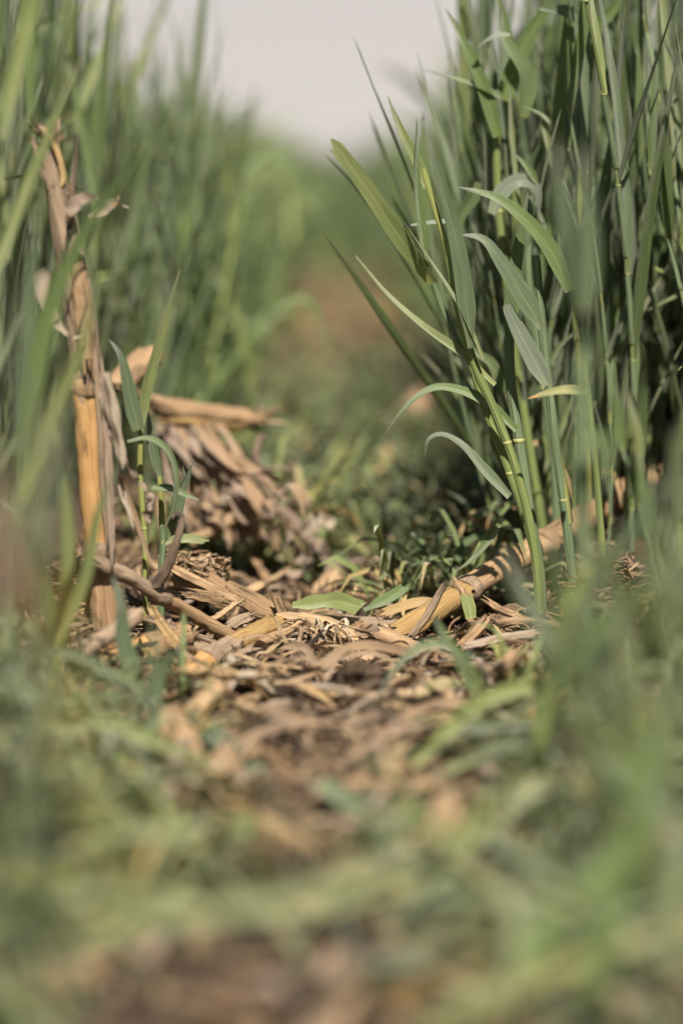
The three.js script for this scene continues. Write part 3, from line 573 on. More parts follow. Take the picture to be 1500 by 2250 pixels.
piece('rind_strip', 'blurred pinkish stub in the grass in front of the greyish strip', 'rind strip', [[1085, 1478, 1.44], [1110, 1455, 1.445], [1130, 1432, 1.45]], 0.0120, 'stalkTan', { curl: 1.3, th: 0.004, hint: V(0, 1, 0.6), rag: 0.003 });
piece('rind_strip', 'blurred rusty strip upright in the grass by the drooping leaf', 'rind strip', [[1165, 1600, 1.33], [1185, 1545, 1.34], [1195, 1490, 1.35]], 0.0100, 'stalkOrange', { curl: 0.9, hint: V(0, 0.6, 1), rag: 0.005 });
piece('rind_strip', 'blurred pale broken sheath bent over in the soft grass', 'rind strip', [[330, 1600, 1.32], [375, 1588, 1.32], [400, 1640, 1.31], [430, 1690, 1.30]], 0.0190, 'stalkTan', { curl: 0.4, hint: V(0, 0.8, 1), rag: 0.012, twist: 0.5 });
piece('rind_strip', 'blurred tan strip pointing up to the orange stalk end', 'rind strip', [[380, 1610, 1.36], [420, 1560, 1.40], [475, 1505, 1.45]], 0.0125, 'straw', { curl: 0.6, hint: V(0, 1, 0.6), rag: 0.008 });
piece('rind_strip', 'broad pale tan slab just below the orange stalk end', 'rind strip', [[432, 1512, 1.50], [470, 1492, 1.52], [510, 1475, 1.54]], 0.0200, 'straw', { curl: 0.5, hint: V(0, 1, 0.7), rag: 0.008 });
piece('rind_strip', 'blurred pinkish strip leaning down from the crumbly soil', 'rind strip', [[500, 1640, 1.30], [470, 1690, 1.28], [450, 1720, 1.27]], 0.0110, 'husk', { curl: 0.4, hint: V(0, 1, 0.8) });
piece('rind_strip', 'blurred tan stick below the crumbly soil, slanting down', 'rind strip', [[575, 1795, 1.165], [630, 1830, 1.155], [690, 1868, 1.14]], 0.0105, 'straw', { curl: 1.0, th: 0.003, hint: V(0, 1, 0.6) });
piece('rind_strip', 'blurred level tan stick at the front of the crumbly soil', 'rind strip', [[740, 1722, 1.23], [840, 1722, 1.23], [945, 1720, 1.23]], 0.0090, 'stalkTan', { curl: 1.2, th: 0.003, hint: V(0, 1, 0.6) });
piece('rind_strip', 'blurred round-ended rusty stub by the lime leaf scrap', 'rind strip', [[465, 1798, 1.19], [495, 1780, 1.19], [530, 1775, 1.19]], 0.0130, 'stalkOrange', { curl: 1.1, th: 0.004, hint: V(0, 1, 0.7) });
piece('rind_strip', 'blurred pinkish upright chip in the low grass', 'rind strip', [[945, 1840, 1.12], [975, 1795, 1.13], [985, 1760, 1.135]], 0.0150, 'husk', { curl: 0.6, hint: V(0, 0.6, 1) });
piece('rind_strip', 'very blurred orange strip near the bottom between grass blades', 'rind strip', [[880, 2190, 0.92], [970, 2150, 0.93], [1050, 2110, 0.94]], 0.0120, 'stalkOrange', { curl: 0.7, hint: V(0, 1, 0.5) });
piece('rind_strip', 'very blurred tan strip at the edge above the olive blades', 'rind strip', [[1380, 1870, 1.02], [1440, 1850, 1.02], [1530, 1800, 1.03]], 0.0170, 'stalkTan', { curl: 0.7, hint: V(0, 1, 0.6) });
piece('rind_strip', 'very blurred pink-brown slab under the bottom blades', 'rind strip', [[690, 2290, 0.87], [720, 2180, 0.91], [735, 2110, 0.93]], 0.0150, 'stalkGrey', { curl: 0.4, hint: V(0, 1, 0.6) });
piece('rind_strip', 'very blurred mauve-brown slab in the bottom corner', 'rind strip', [[1200, 2235, 0.89], [1350, 2195, 0.905], [1520, 2130, 0.93]], 0.0150, 'huskMauve', { curl: 0.6, hint: V(0, 1, 0.5) });
piece('rind_strip', 'far blurred pinkish sheath lying on the alley floor', 'rind strip', [[640, 990, 2.75], [700, 950, 2.82], [735, 905, 2.9]], 0.024, 'husk', { curl: 0.5, hint: V(0, 1, 0.6) });
piece('rind_strip', 'far blurred tan sheath at the foot of the upright clump row', 'rind strip', [[860, 930, 2.9], [900, 900, 2.95], [930, 860, 3.0]], 0.026, 'husk', { curl: 0.5, hint: V(0, 0.8, 1) });
piece('rind_strip', 'far blurred broad tan residue across the alley floor', 'rind strip', [[620, 820, 3.9], [700, 805, 4.0], [790, 800, 4.1]], 0.034, 'husk', { curl: 0.4, hint: V(0, 1, 0.5) });
piece('rind_strip', 'far blurred orange flake in the alley, upright', 'rind strip', [[830, 1075, 2.4], [835, 1030, 2.45], [850, 985, 2.5]], 0.018, 'deadLeaf', { curl: 0.5, hint: V(0, 0.6, 1) });

{ // fibrous pith block under the rind strips
  const b = at(432, 1262, 1.765), root = thing('pith_block', 'crumbly pale pith block showing its fibres behind the dark brown rind strip', 'pith', b);
  const g = new THREE.IcosahedronGeometry(0.0145, 5), p = g.attributes.position;
  for (let i = 0; i < p.count; i++) { const x = p.getX(i), y = p.getY(i), z = p.getZ(i), k = 1 + 0.35 * nz(x * 90, y * 90, z * 90) + 0.18 * nz(x * 300, y * 300, z * 300); p.setXYZ(i, x * k * 1.5, y * k * 0.8, z * k); }
  g.deleteAttribute('normal'); g.deleteAttribute('uv'); const gm = mergeVertices(g); gm.computeVertexNormals(); gm.setAttribute('uv', new THREE.Float32BufferAttribute(Array.from({ length: gm.attributes.position.count * 2 }, (_, i) => gm.attributes.position.array[(i >> 1) * 3 + (i & 1)]), 2));
  mesh('core', gm, M.pith, root);
  for (let i = 0; i < 110; i++) { const a = rr(0, 6.28), e = rr(0.0, 1), q = V(Math.cos(a) * 0.022 * rr(0.6, 1), 0.011 * e + 0.001, Math.sin(a) * 0.013 + 0.004), l = rr(0.003, 0.0075); mesh('fibre', strip([q, q.clone().add(V(rr(-1, 1) * l, l * 0.7, rr(-0.2, 1) * l)), q.clone().add(V(rr(-1, 1) * l * 1.8, l * rr(-0.2, 1.4), rr(0, 1.4) * l))], rr(0.0007, 0.0018), { th: 0.0005, segs: 4, rag: 0.001 }), M[pick(['pith', 'straw', 'bark'])], root); }
}
{ // shredded pith
  const b = at(690, 1420, 1.655), root = thing('shredded_stalk', 'torn open stalk end fanned into pale shreds in the middle of the litter', 'shredded stalk', b);
  mesh('rind', strip(rel(px([[640, 1352, 1.69], [700, 1362, 1.68], [780, 1398, 1.66]]), b), 0.017, { curl: 0.7, hint: V(0, 1, 0.6), rag: 0.014 }), M.straw, root);
  mesh('rind', strip(rel(px([[668, 1360, 1.685], [725, 1368, 1.68], [765, 1400, 1.67]]), b), 0.006, { curl: 0.8, hint: V(0, 1, 0.6), rag: 0.01, twist: 1 }), M.stalkGrey, root);
  for (let i = 0; i < 70; i++) {
    const a = rr(0.3, 2.9), x = 690 + rr(-45, 60), y = 1400 + rr(-30, 30), L = rr(26, 78), d = 1.68 - rr(0, 0.035), sx = Math.cos(a) * L, sy = Math.sin(a) * L * 0.75, w = rr(-14, 14);
    const pts = rel(px([[x, y, d], [x + sx * 0.5 + w, y + sy * 0.35 - rr(0, 24), d - 0.005], [x + sx, y + sy, d - 0.01]]), b);
    mesh('shred', strip(pts, rr(0.0011, 0.0034), { th: 0.0007, curl: rr(0.3, 1.2), hint: V(rr(-0.6, 0.6), 1, 0.6), segs: 8, rag: 0.004, twist: rr(-2, 2), taper: 0.5 }), M[pick(['straw', 'pith', 'pith', 'stalkTan', 'huskPale', 'stalkGrey', 'bark'])], root);
  }
}
{ // the heap of husks
  const b = at(470, 1175, 2.05), root = thing('husk_heap', 'heap of brown curled corn husk leaves slumped under the jutting split stalk', 'corn husks', b);
  b.y = groundY(b.x, b.z); root.position.copy(b);
  for (let i = 0; i < 36; i++) {   // long leaves hanging from under the log
    const x0 = 345 + i * 3.6 + rr(-25, 25), x1 = 390 + i * 6.2 + rr(-50, 60), y1 = 1100 + rr(-20, 80), d = 2.04 - i * 0.002 - rr(0, 0.04);
    leafIn(root, rel(px([[x0, 935 + rr(-10, 30), d + 0.02], [x0 + 30, 990 + rr(-20, 20), d], [lerp(x0, x1, 0.7), 1050, d - 0.02], [x1, y1, d - 0.035], [x1 + rr(-10, 50), y1 + rr(-5, 45), d - 0.04]]), b), rr(0.003, 0.0115), pick(['husk', 'huskMauve', 'huskMauve', 'huskMauve', 'husk']), { hint: V(rr(-0.5, 0.9), 0.5, 1), twist: rr(-3, 3), wave: rr(0.1, 0.45), fold: rr(0.2, 0.9), cut: 0.2 });
  }
  for (let i = 0; i < 26; i++) {   // crumpled ends lower down
    const x = rr(420, 690), y = 1085 + (x - 420) * 0.22 + rr(-30, 75), d = 1.98 - rr(0, 0.06), s = rr(20, 75), e = rr(-40, 45);
    leafIn(root, rel(px([[x, y, d], [x + s * 0.5, y + e * 0.3 - 22, d - 0.01], [x + s, y + e * 0.7, d], [x + s * 1.15, y + e + 22, d - 0.01]]), b), rr(0.004, 0.014), pick(['husk', 'huskPale', 'huskMauve', 'huskMauve', 'husk']), { hint: V(rr(-0.7, 0.7), 0.9, 1), twist: rr(-2.5, 2.5), wave: rr(0.05, 0.25), fold: rr(0.2, 1), cut: 0.25 });
  }
  mesh('stick', tube(rel(px([[420, 1190, 1.93], [470, 1162, 1.935], [510, 1140, 1.94]]), b), 0.0048, { rag: 0.004, rough: 0.2 }), M.stalkTan, root);
  mesh('stick', tube(rel(px([[430, 1135, 1.94], [490, 1110, 1.945], [525, 1092, 1.95]]), b), 0.0030, { rag: 0.004, rough: 0.2 }), M.twig, root);
}
{ // branched root lying by the heap
  const b = at(640, 1150, 2.0), root = thing('dead_branch', 'thin dark branching root sticking up beside the husk heap', 'dead root', b), q = (l) => rel(px(l, 2.0), b);
  const tb = (l, r0, r1, name = 'branch') => mesh(name, tube(q(l), (t) => lerp(r0, r1, t), { segs: 18, round: 8, rough: 0.3, rag: 0.002 }), M.twig, root);
  tb([[738, 1255], [690, 1195], [640, 1140], [590, 1098], [575, 1050], [562, 1000], [575, 955]], 0.0062, 0.0032, 'main_root');
  tb([[566, 1028], [600, 1030], [640, 1028], [648, 1010]], 0.0024, 0.0016); tb([[588, 1092], [620, 1080], [645, 1066], [642, 1115]], 0.0025, 0.0013);
  tb([[570, 1045], [540, 1050], [500, 1032]], 0.0024, 0.0013); tb([[642, 1066], [646, 1040], [642, 1020]], 0.0016, 0.001);
  tb([[735, 1245], [780, 1235], [830, 1228]], 0.0034, 0.0022);
}
// cut green leaves lying on the litter
function fallenLeaf(label, list, w, m, o = {}) { const pts = px(list), b = pts[0].clone(); return solo('fallen_leaf', blade(rel(pts, b), w, { segs: 22, across: 6, hint: V(0, 1, 0.6), fold: 0.25, base: 0.8, cut: 0.35, ...o }), M[m], label, 'leaf', b); }
fallenLeaf('broad fresh light green leaf lying on top of the litter', [[642, 1336, 1.725], [690, 1328, 1.72], [740, 1322, 1.715], [785, 1334, 1.71]], 0.0145, 'leafLime', { hint: V(0, 1, 0.55), base: 0.75, cut: 0.5, wave: 0.06, fold: 0.5, twist: 0.6 });
fallenLeaf('dark green pointed leaf lifting from the litter behind the long fallen stalk', [[800, 1342, 1.735], [840, 1322, 1.74], [870, 1305, 1.745], [892, 1288, 1.75]], 0.0115, 'leafGreen', { base: 0.3, cut: 0.5 });
fallenLeaf('dark shaded leaf behind the long fallen stalk', [[860, 1265, 1.87], [900, 1270, 1.86], [930, 1300, 1.84]], 0.013, 'leafPlain');
fallenLeaf('lime scrap of leaf standing in front of the long fallen stalk', [[1034, 1360, 1.655], [1030, 1335, 1.66], [1024, 1312, 1.665]], 0.0095, 'leafLime', { hint: V(0.1, 0.5, 1), cut: 0.6 });
fallenLeaf('flat green leaf in front of the yellow stalk', [[605, 1482, 1.575], [630, 1490, 1.57], [664, 1506, 1.56]], 0.0100, 'leafGreen', { cut: 0.6 });
fallenLeaf('narrow green leaf scrap under the tan splinter', [[505, 1500, 1.56], [535, 1488, 1.565], [575, 1486, 1.57]], 0.0095, 'leafGreen');
fallenLeaf('thin yellow-green stem bent on the crumbly soil', [[912, 1507, 1.535], [970, 1506, 1.53], [1030, 1503, 1.525], [1042, 1485, 1.525]], 0.0038, 'leafYellow', { fold: 1.0 });
fallenLeaf('lime leaf strip curving along the soil beneath the yellow stalk', [[508, 1545, 1.51], [540, 1575, 1.49], [590, 1585, 1.47]], 0.0060, 'leafLime');
fallenLeaf('long lime leaf strip slanting down over the soil', [[490, 1580, 1.48], [560, 1600, 1.45], [640, 1640, 1.40], [715, 1680, 1.36]], 0.0068, 'leafLime');
fallenLeaf('blurred blue-green leaf slanting over the pale sheath', [[405, 1570, 1.36], [470, 1620, 1.33], [540, 1680, 1.29], [610, 1730, 1.26]], 0.0145, 'leafBlue');
fallenLeaf('thin blue-green leaf lying level between the rind sheets', [[560, 1446, 1.635], [620, 1443, 1.63], [680, 1445, 1.62]], 0.0032, 'leafBlue');
fallenLeaf('blurred lime leaf scrap beside the rusty stub', [[480, 1850, 1.14], [520, 1830, 1.15], [545, 1790, 1.165]], 0.0140, 'leafLime');
fallenLeaf('very blurred pale yellowish blade arching level across the bottom', [[150, 2060, 0.80], [400, 2010, 0.82], [620, 1985, 0.84], [900, 1880, 0.88]], 0.0095, 'leafLime', {});
fallenLeaf('very blurred olive blade rising from the bottom edge by the orange strip', [[1080, 2280, 0.88], [1180, 2080, 0.92], [1300, 1930, 0.95], [1400, 1840, 0.97]], 0.0110, 'leafGreen', { hint: V(0, 0.7, 1) });
fallenLeaf('very blurred green blade standing near the bottom corner', [[1290, 2200, 0.84], [1340, 2000, 0.85], [1400, 1780, 0.86], [1440, 1560, 0.87]], 0.0100, 'leafGreen', { hint: V(0, 0.3, 1) });
fallenLeaf('very blurred yellowish blade slanting down the edge close to the lens', [[290, 2000, 0.70], [210, 1800, 0.69], [150, 1600, 0.68], [110, 1300, 0.67]], 0.0075, 'leafYellow', { hint: V(0, 0.3, 1) });
fallenLeaf('blurred green blade bent over the low grass in the middle', [[700, 1720, 1.2], [800, 1790, 1.17], [880, 1860, 1.13], [920, 1950, 1.08]], 0.0140, 'leafBlue');

// ---------------------------------------------------------------- rye grown by rule, one thing per plant
const protos = [];
for (let i = 0; i < 14; i++) { const g = new THREE.Group(); growRye(g, rr(0.46, 0.6), { leaves: 7 + (i % 3), lean: 0.12 }); protos.push(g); }
leafKinds = [['leafBlue', 2], ['leafGreen', 5], ['leafLime', 7.4], ['leafYellow', 0.6]];
const pales = [];   // yellower plants, rich in lime leaves
for (let i = 0; i < 6; i++) { const g = new THREE.Group(); growRye(g, rr(0.46, 0.6), { leaves: 6 + (i % 3), lean: 0.12 }); pales.push(g); }
leafKinds = [['leafBlue', 1], ['leafGreen', 6], ['leafLime', 6.5], ['leafYellow', 1.5]];
const shorts = [];
for (let i = 0; i < 10; i++) { const g = new THREE.Group(); growRye(g, rr(0.12, 0.22), { leaves: 3 + (i % 2), lean: 0.25, low: true }); shorts.push(g); }
function plant(kit, x, z, label, group, s = 1, lean = 0, name = 'rye_plant', category = 'rye plant') {
  const c = pick(kit).clone(); c.name = numbered(name); c.position.set(x, groundY(x, z) - 0.004, z); c.rotation.set(rr(-0.06, 0.06), rr(0, 6.283), lean + rr(-0.06, 0.06), 'ZYX'); c.scale.setScalar(s * rr(0.9, 1.1));
  scene.add(c); tag(c, label, category, group); return c;
}
// the dense clump over the fallen stalk
for (let i = 0; i < 128; i++) {
  const x = 0.142 + Math.pow(rnd(), 1.05) * 0.28, z0 = rr(1.74, 2.3), z = -(x / z0 < 0.108 ? rr(1.87, 2.3) : z0);
  plant(protos, x, z, 'green rye plant in the dense upright clump over the long fallen stalk', 'rye plants of the dense clump over the fallen stalk', rr(0.72, 1.04), -0.03);
}
for (let i = 0; i < 20; i++) {   // the ones that fan out over the alley
  const d = rr(1.86, 2.02), x = d * rr(0.068, 0.102);
  plant(i % 3 ? protos : pales, x, -d, 'rye plant at the edge of the dense clump fanning out over the alley', 'rye plants fanning out of the dense clump over the alley', rr(0.5, 0.8), rr(0.04, 0.26));
}
// the row behind the standing stalk
for (let i = 0; i < 105; i++) {
  const x0 = rnd(), z = -(x0 < 0.3 ? rr(2.1, 2.9) : rr(1.9, 2.9)), x = -0.19 + 0.035 * (-z - 1.85) - x0 * 0.3;
  plant(i % 5 < 2 ? pales : protos, x, z, 'green rye plant in the softly blurred row behind the standing corn stalk', 'rye plants of the row behind the standing stalk', rr(0.62, 0.8) * (1 + 0.35 * sstep(-x, 0.22, 0.36)), rr(-0.1, 0.06));
}
// close to the lens beside the standing stalk
for (let i = 0; i < 22; i++) {
  const veil = i % 9 === 0, z = -(veil ? rr(0.85, 1.1) : rr(0.85, 1.55)), x = 0.141 * z + (veil ? rr(0.0, 0.02) : rr(-0.075, 0.0));
  plant(pales, x, z, 'very blurred rye plant close to the lens before the standing corn stalk', 'rye plants close to the lens before the standing stalk', veil ? rr(0.42, 0.5) : rr(0.6, 0.85), rr(-0.02, 0.12));
}
// short plants and regrowth in front of the clump and across the foreground
for (let i = 0; i < 60; i++) {
  const u = rr(0.55, 1.12), z = -(u < 0.8 ? rr(0.95, 1.2) : rr(0.95, 1.5)), x = -0.141 * z * u;
  plant(shorts, x, z, 'blurred short rye shoot in front of the dense upright clump', 'short rye shoots in front of the dense clump', rr(0.45, 0.8) * (0.45 + 0.75 * sstep(u, 0.78, 0.95)), rr(-0.2, 0.3), 'rye_shoot', 'rye shoot');
}
for (let i = 0; i < 28; i++) {
  const u = rr(-1.1, 0.55), z = -(u > -0.6 ? rr(0.96, 1.14) : rr(0.85, 1.3)), x = -0.141 * z * u;
  plant(shorts, x, z, 'very blurred short rye shoot low in front of the crumbly soil', 'short rye shoots low in front of the crumbly soil', u > -0.6 ? rr(0.18, 0.3) : rr(0.3, 0.55), rr(-0.6, 0.6), 'rye_shoot', 'rye shoot');
}

// ---------------------------------------------------------------- what nobody could count
function massPlant(h, n) {   // a small tuft of rye merged to one shape, for the far rows
  const parts = [];
  for (let s = 0; s < n; s++) {
    const o = V(rr(-0.03, 0.03), 0, rr(-0.03, 0.03)), hh = h * rr(0.8, 1.1), tip = o.clone().add(V(rr(-0.05, 0.05), hh * 0.8, rr(-0.05, 0.05)));
    const c = pick([[0.11, 0.17, 0.07], [0.135, 0.2, 0.066], [0.2, 0.25, 0.09], [0.085, 0.135, 0.055]]), ct = (k) => () => c.map((v) => v * k);
    const tb = sweep([o, o.clone().lerp(tip, 0.5).add(V(0.005, 0, 0)), tip], 3, 4, true, (t, k) => [Math.cos(k * 1.571) * 0.0024, Math.sin(k * 1.571) * 0.0024], { tint: ct(1.5) });
    parts.push(tb);
    for (let i = 0; i < 5; i++) {
      const t = (i + 0.8) / 5, p = o.clone().lerp(tip, t), dir = rr(0, 6.283), pts = leafPath(p, dir, h * rr(0.3, 0.5), rr(0.1, 0.6), rr(0, 0.8)), tw = rr(-1.5, 1.5), w = rr(0.008, 0.013);
      parts.push(sweep(pts, 6, 2, false, (tt, k) => { const hw = w * 0.5 * Math.max(0.03, 1 - Math.pow(tt, 2.2)); return [(k - 1) * hw, Math.abs(k - 1) * hw * 0.4]; }, { hint: V(-Math.cos(dir), 0.4, -Math.sin(dir)), twist: (tt) => tw * tt, tint: ct(i === 0 && rnd() < 0.4 ? 2.2 : rr(0.8, 1.25)) }));
    }
  }
  return mergeGeometries(parts);
}
function mass(name, label, geo, mat, places, colour) {
  const m = new THREE.InstancedMesh(geo, mat, places.length), d = new THREE.Object3D();
  places.forEach((p, i) => { d.position.set(p.x, p.y, p.z); d.rotation.set(p.rx ?? 0, p.ry ?? rr(0, 6.283), p.rz ?? 0); d.scale.set(...(p.s.length ? p.s : [p.s, p.s, p.s])); d.updateMatrix(); m.setMatrixAt(i, d.matrix); if (colour) m.setColorAt(i, colour(p)); });
  m.name = name; m.castShadow = m.receiveShadow = true; m.userData = { kind: 'stuff', label }; scene.add(m); return m;
}
const tuft = [massPlant(0.5, 5), massPlant(0.5, 6), massPlant(0.5, 4)];
const leftRows = [[], [], []], rightRows = [[], [], []], spot = (x, z, s) => ({ x, z, y: groundY(x, z), s, rx: rr(-0.1, 0.1), rz: rr(-0.1, 0.1) });
const hgt = (z) => 1 - 0.12 * nz(z * 0.7, 3);
for (const [z0, z1, n] of [[2.45, 4, 420], [4, 8, 800], [8, 16, 900], [16, 40, 900]]) for (let i = 0; i < n; i++) {
  const d = rr(z0, z1), out = 0.25 + 0.16 * d;
  leftRows[i % 3].push(spot(-0.15 - 0.012 * d * rnd() - Math.pow(rnd(), 1.4) * out, -d, rr(0.64, 0.80) * hgt(d)));
  rightRows[i % 3].push(spot(0.165 + 0.012 * d * rnd() + Math.pow(rnd(), 1.4) * out, -d, rr(0.62, 0.82) * hgt(d + 40)));
}
for (let i = 0; i < 200; i++) rightRows[i % 3].push(spot(rr(0.36, 0.85), -rr(0.7, 2.5), rr(0.9, 1.1)));   // rest of the field beside the clump, out of view, placed to shade it
for (let i = 0; i < 160; i++) leftRows[i % 3].push(spot(rr(-0.9, -0.36), -rr(1.2, 2.5), rr(0.9, 1.1)));
for (let i = 0; i < 320; i++) { const d = rr(8.5, 18); leftRows[i % 3].push(spot(rr(-0.7, 0.7), -d, rr(0.78, 0.98))); }   // where the alley closes
const tintOf = () => { const k = rr(0.75, 1.3), y = rnd() < 0.25 ? rr(1, 1.5) : rr(0.85, 1.05); return new THREE.Color().setRGB(k * y, k * (0.6 + 0.4 * y), k); };
leftRows.forEach((p, i) => mass(['rye_stand', 'rye_stand_001', 'rye_stand_002'][i], 'green rye stand running far back behind the standing corn stalk', tuft[i], M.field, p, tintOf));
rightRows.forEach((p, i) => mass(['rye_stand_003', 'rye_stand_004', 'rye_stand_005'][i], 'green rye stand running far back behind the dense upright clump', tuft[i], M.field, p, tintOf));

// low growth on the alley floor
function lowTuft() {
  const parts = [];
  for (let i = 0; i < 16; i++) {
    const dir = rr(0, 6.283), c = pick([[0.1, 0.14, 0.045], [0.14, 0.18, 0.055], [0.22, 0.25, 0.085], [0.07, 0.1, 0.035], [0.12, 0.16, 0.05], [0.16, 0.2, 0.06], [0.3, 0.24, 0.11]]), w = rr(0.003, 0.0062), tw = rr(-1, 1);
    parts.push(sweep(leafPath(V(rr(-0.015, 0.015), 0, rr(-0.015, 0.015)), dir, rr(0.04, 0.11), rr(0.25, 1.2), rr(0.2, 1.2)), 5, 2, false, (t, k) => { const hw = w * 0.5 * Math.max(0.05, Math.sin(Math.pow(1 - t, 0.6) * 2.6)); return [(k - 1) * hw, Math.abs(k - 1) * hw * 0.4]; }, { hint: V(0, 1, 0.2), twist: (t) => tw * t, tint: () => c }));
  }
  return mergeGeometries(parts);
}
function weed() {   // creeping weed: many small oval leaves on short stems
  const parts = [];
  for (let s = 0; s < 9; s++) {
    const a = rr(0, 6.283), r = rr(0.008, 0.03), tip = V(Math.cos(a) * r, rr(0.012, 0.05), Math.sin(a) * r);
    parts.push(sweep([V(0, 0, 0), tip.clone().multiplyScalar(0.5).add(V(0, 0.008, 0)), tip], 3, 3, true, (t, k) => [Math.cos(k * 2.09) * 0.0007, Math.sin(k * 2.09) * 0.0007], { tint: () => [0.12, 0.17, 0.06] }));
    for (let i = 0; i < 7; i++) {
      const b = rr(0, 6.283), l = rr(0.006, 0.012), p = tip.clone().multiplyScalar(rr(0.4, 1)), e = p.clone().add(V(Math.cos(b) * l, rr(-0.2, 0.6) * l, Math.sin(b) * l)), c = pick([[0.05, 0.085, 0.028], [0.065, 0.1, 0.036], [0.085, 0.125, 0.045]]), w = l * 0.36;  // leaf greens lowered to carry the shade beside the clump
      parts.push(sweep([p, p.clone().lerp(e, 0.5).add(V(0, l * 0.12, 0)), e], 4, 2, false, (t, k) => { const hw = w * 0.5 * Math.max(0.08, Math.sin(t * Math.PI)); return [(k - 1) * hw, Math.abs(k - 1) * hw * 0.3]; }, { hint: V(0, 1, 0.2), tint: () => c }));
    }
  }
  return mergeGeometries(parts);
}
const inAlley = (d) => (rnd() - 0.5) * 2 * (0.14 + 0.012 * d);
const low = [lowTuft(), lowTuft()], lowSpots = [[], []];
for (let i = 0; i < 800; i++) { const d = 1.8 + Math.pow(rnd(), 1.7) * 14, x = inAlley(d); if (nz(x * 14, d * 5, 7) > -0.12 && !(d < 2.0 && x < 0.02) && !(d > 2.9 && d < 8 && rnd() < 0.8)) lowSpots[i % 2].push(spot(x, -d, rr(0.6, 1.3) * (1 + 0.05 * d))); }
for (let i = 0; i < 100; i++) { const d = rr(0.8, 1.5), x = (rnd() - 0.5) * 0.36; const open = Math.abs(x - 0.01) < 0.08 && d > 1.16 || d < 1.0 && x < 0.03 && x > -0.09 || rnd() < 0.3; if (!open) lowSpots[i % 2].push(spot(x, -d, rr(0.45, 0.9))); }
lowSpots.forEach((p, i) => mass(i ? 'low_grass_001' : 'low_grass', 'short green grass covering the alley floor', low[i], M.field, p, tintOf));
const wd = [weed(), weed()], wSpots = [[], []];
for (let i = 0; i < 130; i++) { const d = rr(2.0, 3.0), x = rr(0.025, 0.16) + 0.02 * (d - 2); wSpots[i % 2].push(spot(x, -d, rr(0.8, 1.5))); }
for (let i = 0; i < 100; i++) { const d = rr(2.2, 4.2), x = inAlley(d); wSpots[i % 2].push(spot(x, -d, rr(1, 2))); }
wSpots.forEach((p, i) => mass(i ? 'creeping_weed_001' : 'creeping_weed', 'small-leaved weeds creeping at the foot of the dense clump, green darkened for its shade', wd[i], M.field, p, tintOf));

// crumbs, splinters and clods
function clodGeo(n, rough) {
  const g = new THREE.IcosahedronGeometry(1, n), p = g.attributes.position, q = rr(0, 90);
  for (let i = 0; i < p.count; i++) { const x = p.getX(i), y = p.getY(i), z = p.getZ(i), k = 1 + rough * nz(x * 1.6 + q, y * 1.6, z * 1.6) + rough * 0.6 * nz(x * 4 + q, y * 4, z * 4) + rough * 0.35 * nz(x * 9 + q, y * 9, z * 9); p.setXYZ(i, x * k, y * k * 0.75, z * k); }
  g.deleteAttribute('normal'); g.deleteAttribute('uv'); const m = mergeVertices(g); m.computeVertexNormals();
  const a = m.attributes.position.array; m.setAttribute('uv', new THREE.Float32BufferAttribute(Array.from({ length: m.attributes.position.count * 2 }, (_, i) => a[(i >> 1) * 3 + (i & 1) * 2] * 0.03), 2)); return m;
}
const splinter = [0, 1, 2, 3, 4].map((i) => strip([V(-0.5, 0, 0), V(-0.1, rr(-0.04, 0.1), rr(-0.08, 0.08)), V(0.5, rr(-0.05, 0.12), rr(-0.14, 0.14))].map((v) => v.multiplyScalar(0.02)), [0.0013, 0.0022, 0.004, 0.006, 0.0009][i], { th: 0.0007, curl: 0.6, segs: 6, rag: 0.0025, taper: 0.4, twist: rr(-0.8, 0.8), hint: V(0, 1, 0) }));
const shades = [[0.32, 0.21, 0.12], [0.42, 0.295, 0.18], [0.30, 0.205, 0.135], [0.20, 0.125, 0.07], [0.11, 0.068, 0.042], [0.27, 0.19, 0.135], [0.07, 0.045, 0.03], [0.05, 0.032, 0.022], [0.54, 0.41, 0.26]];
const shade = () => { const c = pick(shades), k = rr(0.7, 1.15); return new THREE.Color().setRGB(c[0] * k, c[1] * k, c[2] * k); };
const sSpots = splinter.map(() => []);
for (let i = 0; i < 11000; i++) {
  const d = i < 6500 ? rr(1.15, 2.05) : 0.75 + Math.pow(rnd(), 1.4) * 9, x = (rnd() - 0.5) * 0.36 * (1 + 0.1 * d), s = rr(0.35, 1.25) * (d > 2.1 ? 1.5 + 0.35 * d : 1);
  const pile = 0.007 * Math.pow(rnd(), 2);
  sSpots[i % 5].push({ x, z: -d, y: groundY(x, -d) + 0.0012 + pile, s: [s * rr(0.6, 1.5), s, s], rx: rr(-0.5, 0.5), ry: rr(0, 6.283), rz: rr(-0.4, 0.4) });
}
sSpots.forEach((p, i) => mass(i ? 'straw_litter_' + String(i).padStart(3, '0') : 'straw_litter', 'fine dry straw splinters covering the soil between the rows', splinter[i], M.crumb, p, shade));
const shred = [0, 1, 2, 3].map((i) => { const L = [0.02, 0.03, 0.042, 0.026][i]; return strip([0, 0.25, 0.5, 0.75, 1].map((t) => V((t - 0.5) * L, rr(-0.001, 0.007), rr(-0.006, 0.006))), [0.0009, 0.0016, 0.0022, 0.0034][i], { th: 0.0006, curl: 0.9, segs: 12, rag: 0.003, taper: 0.5, twist: rr(-3, 3), hint: V(0, 1, 0) }); }), shSpots = shred.map(() => []);
for (let i = 0; i < 2600; i++) { const d = rr(1.22, 1.88), x = rr(-0.15, 0.13) , heap = Math.exp(-Math.pow((d - 1.66) / 0.12, 2)); shSpots[i % 4].push({ x, z: -d, y: groundY(x, -d) + 0.002 + 0.005 * heap * rnd(), s: rr(0.6, 1.4), rx: rr(-0.9, 0.9), rz: rr(-0.7, 0.7) }); }
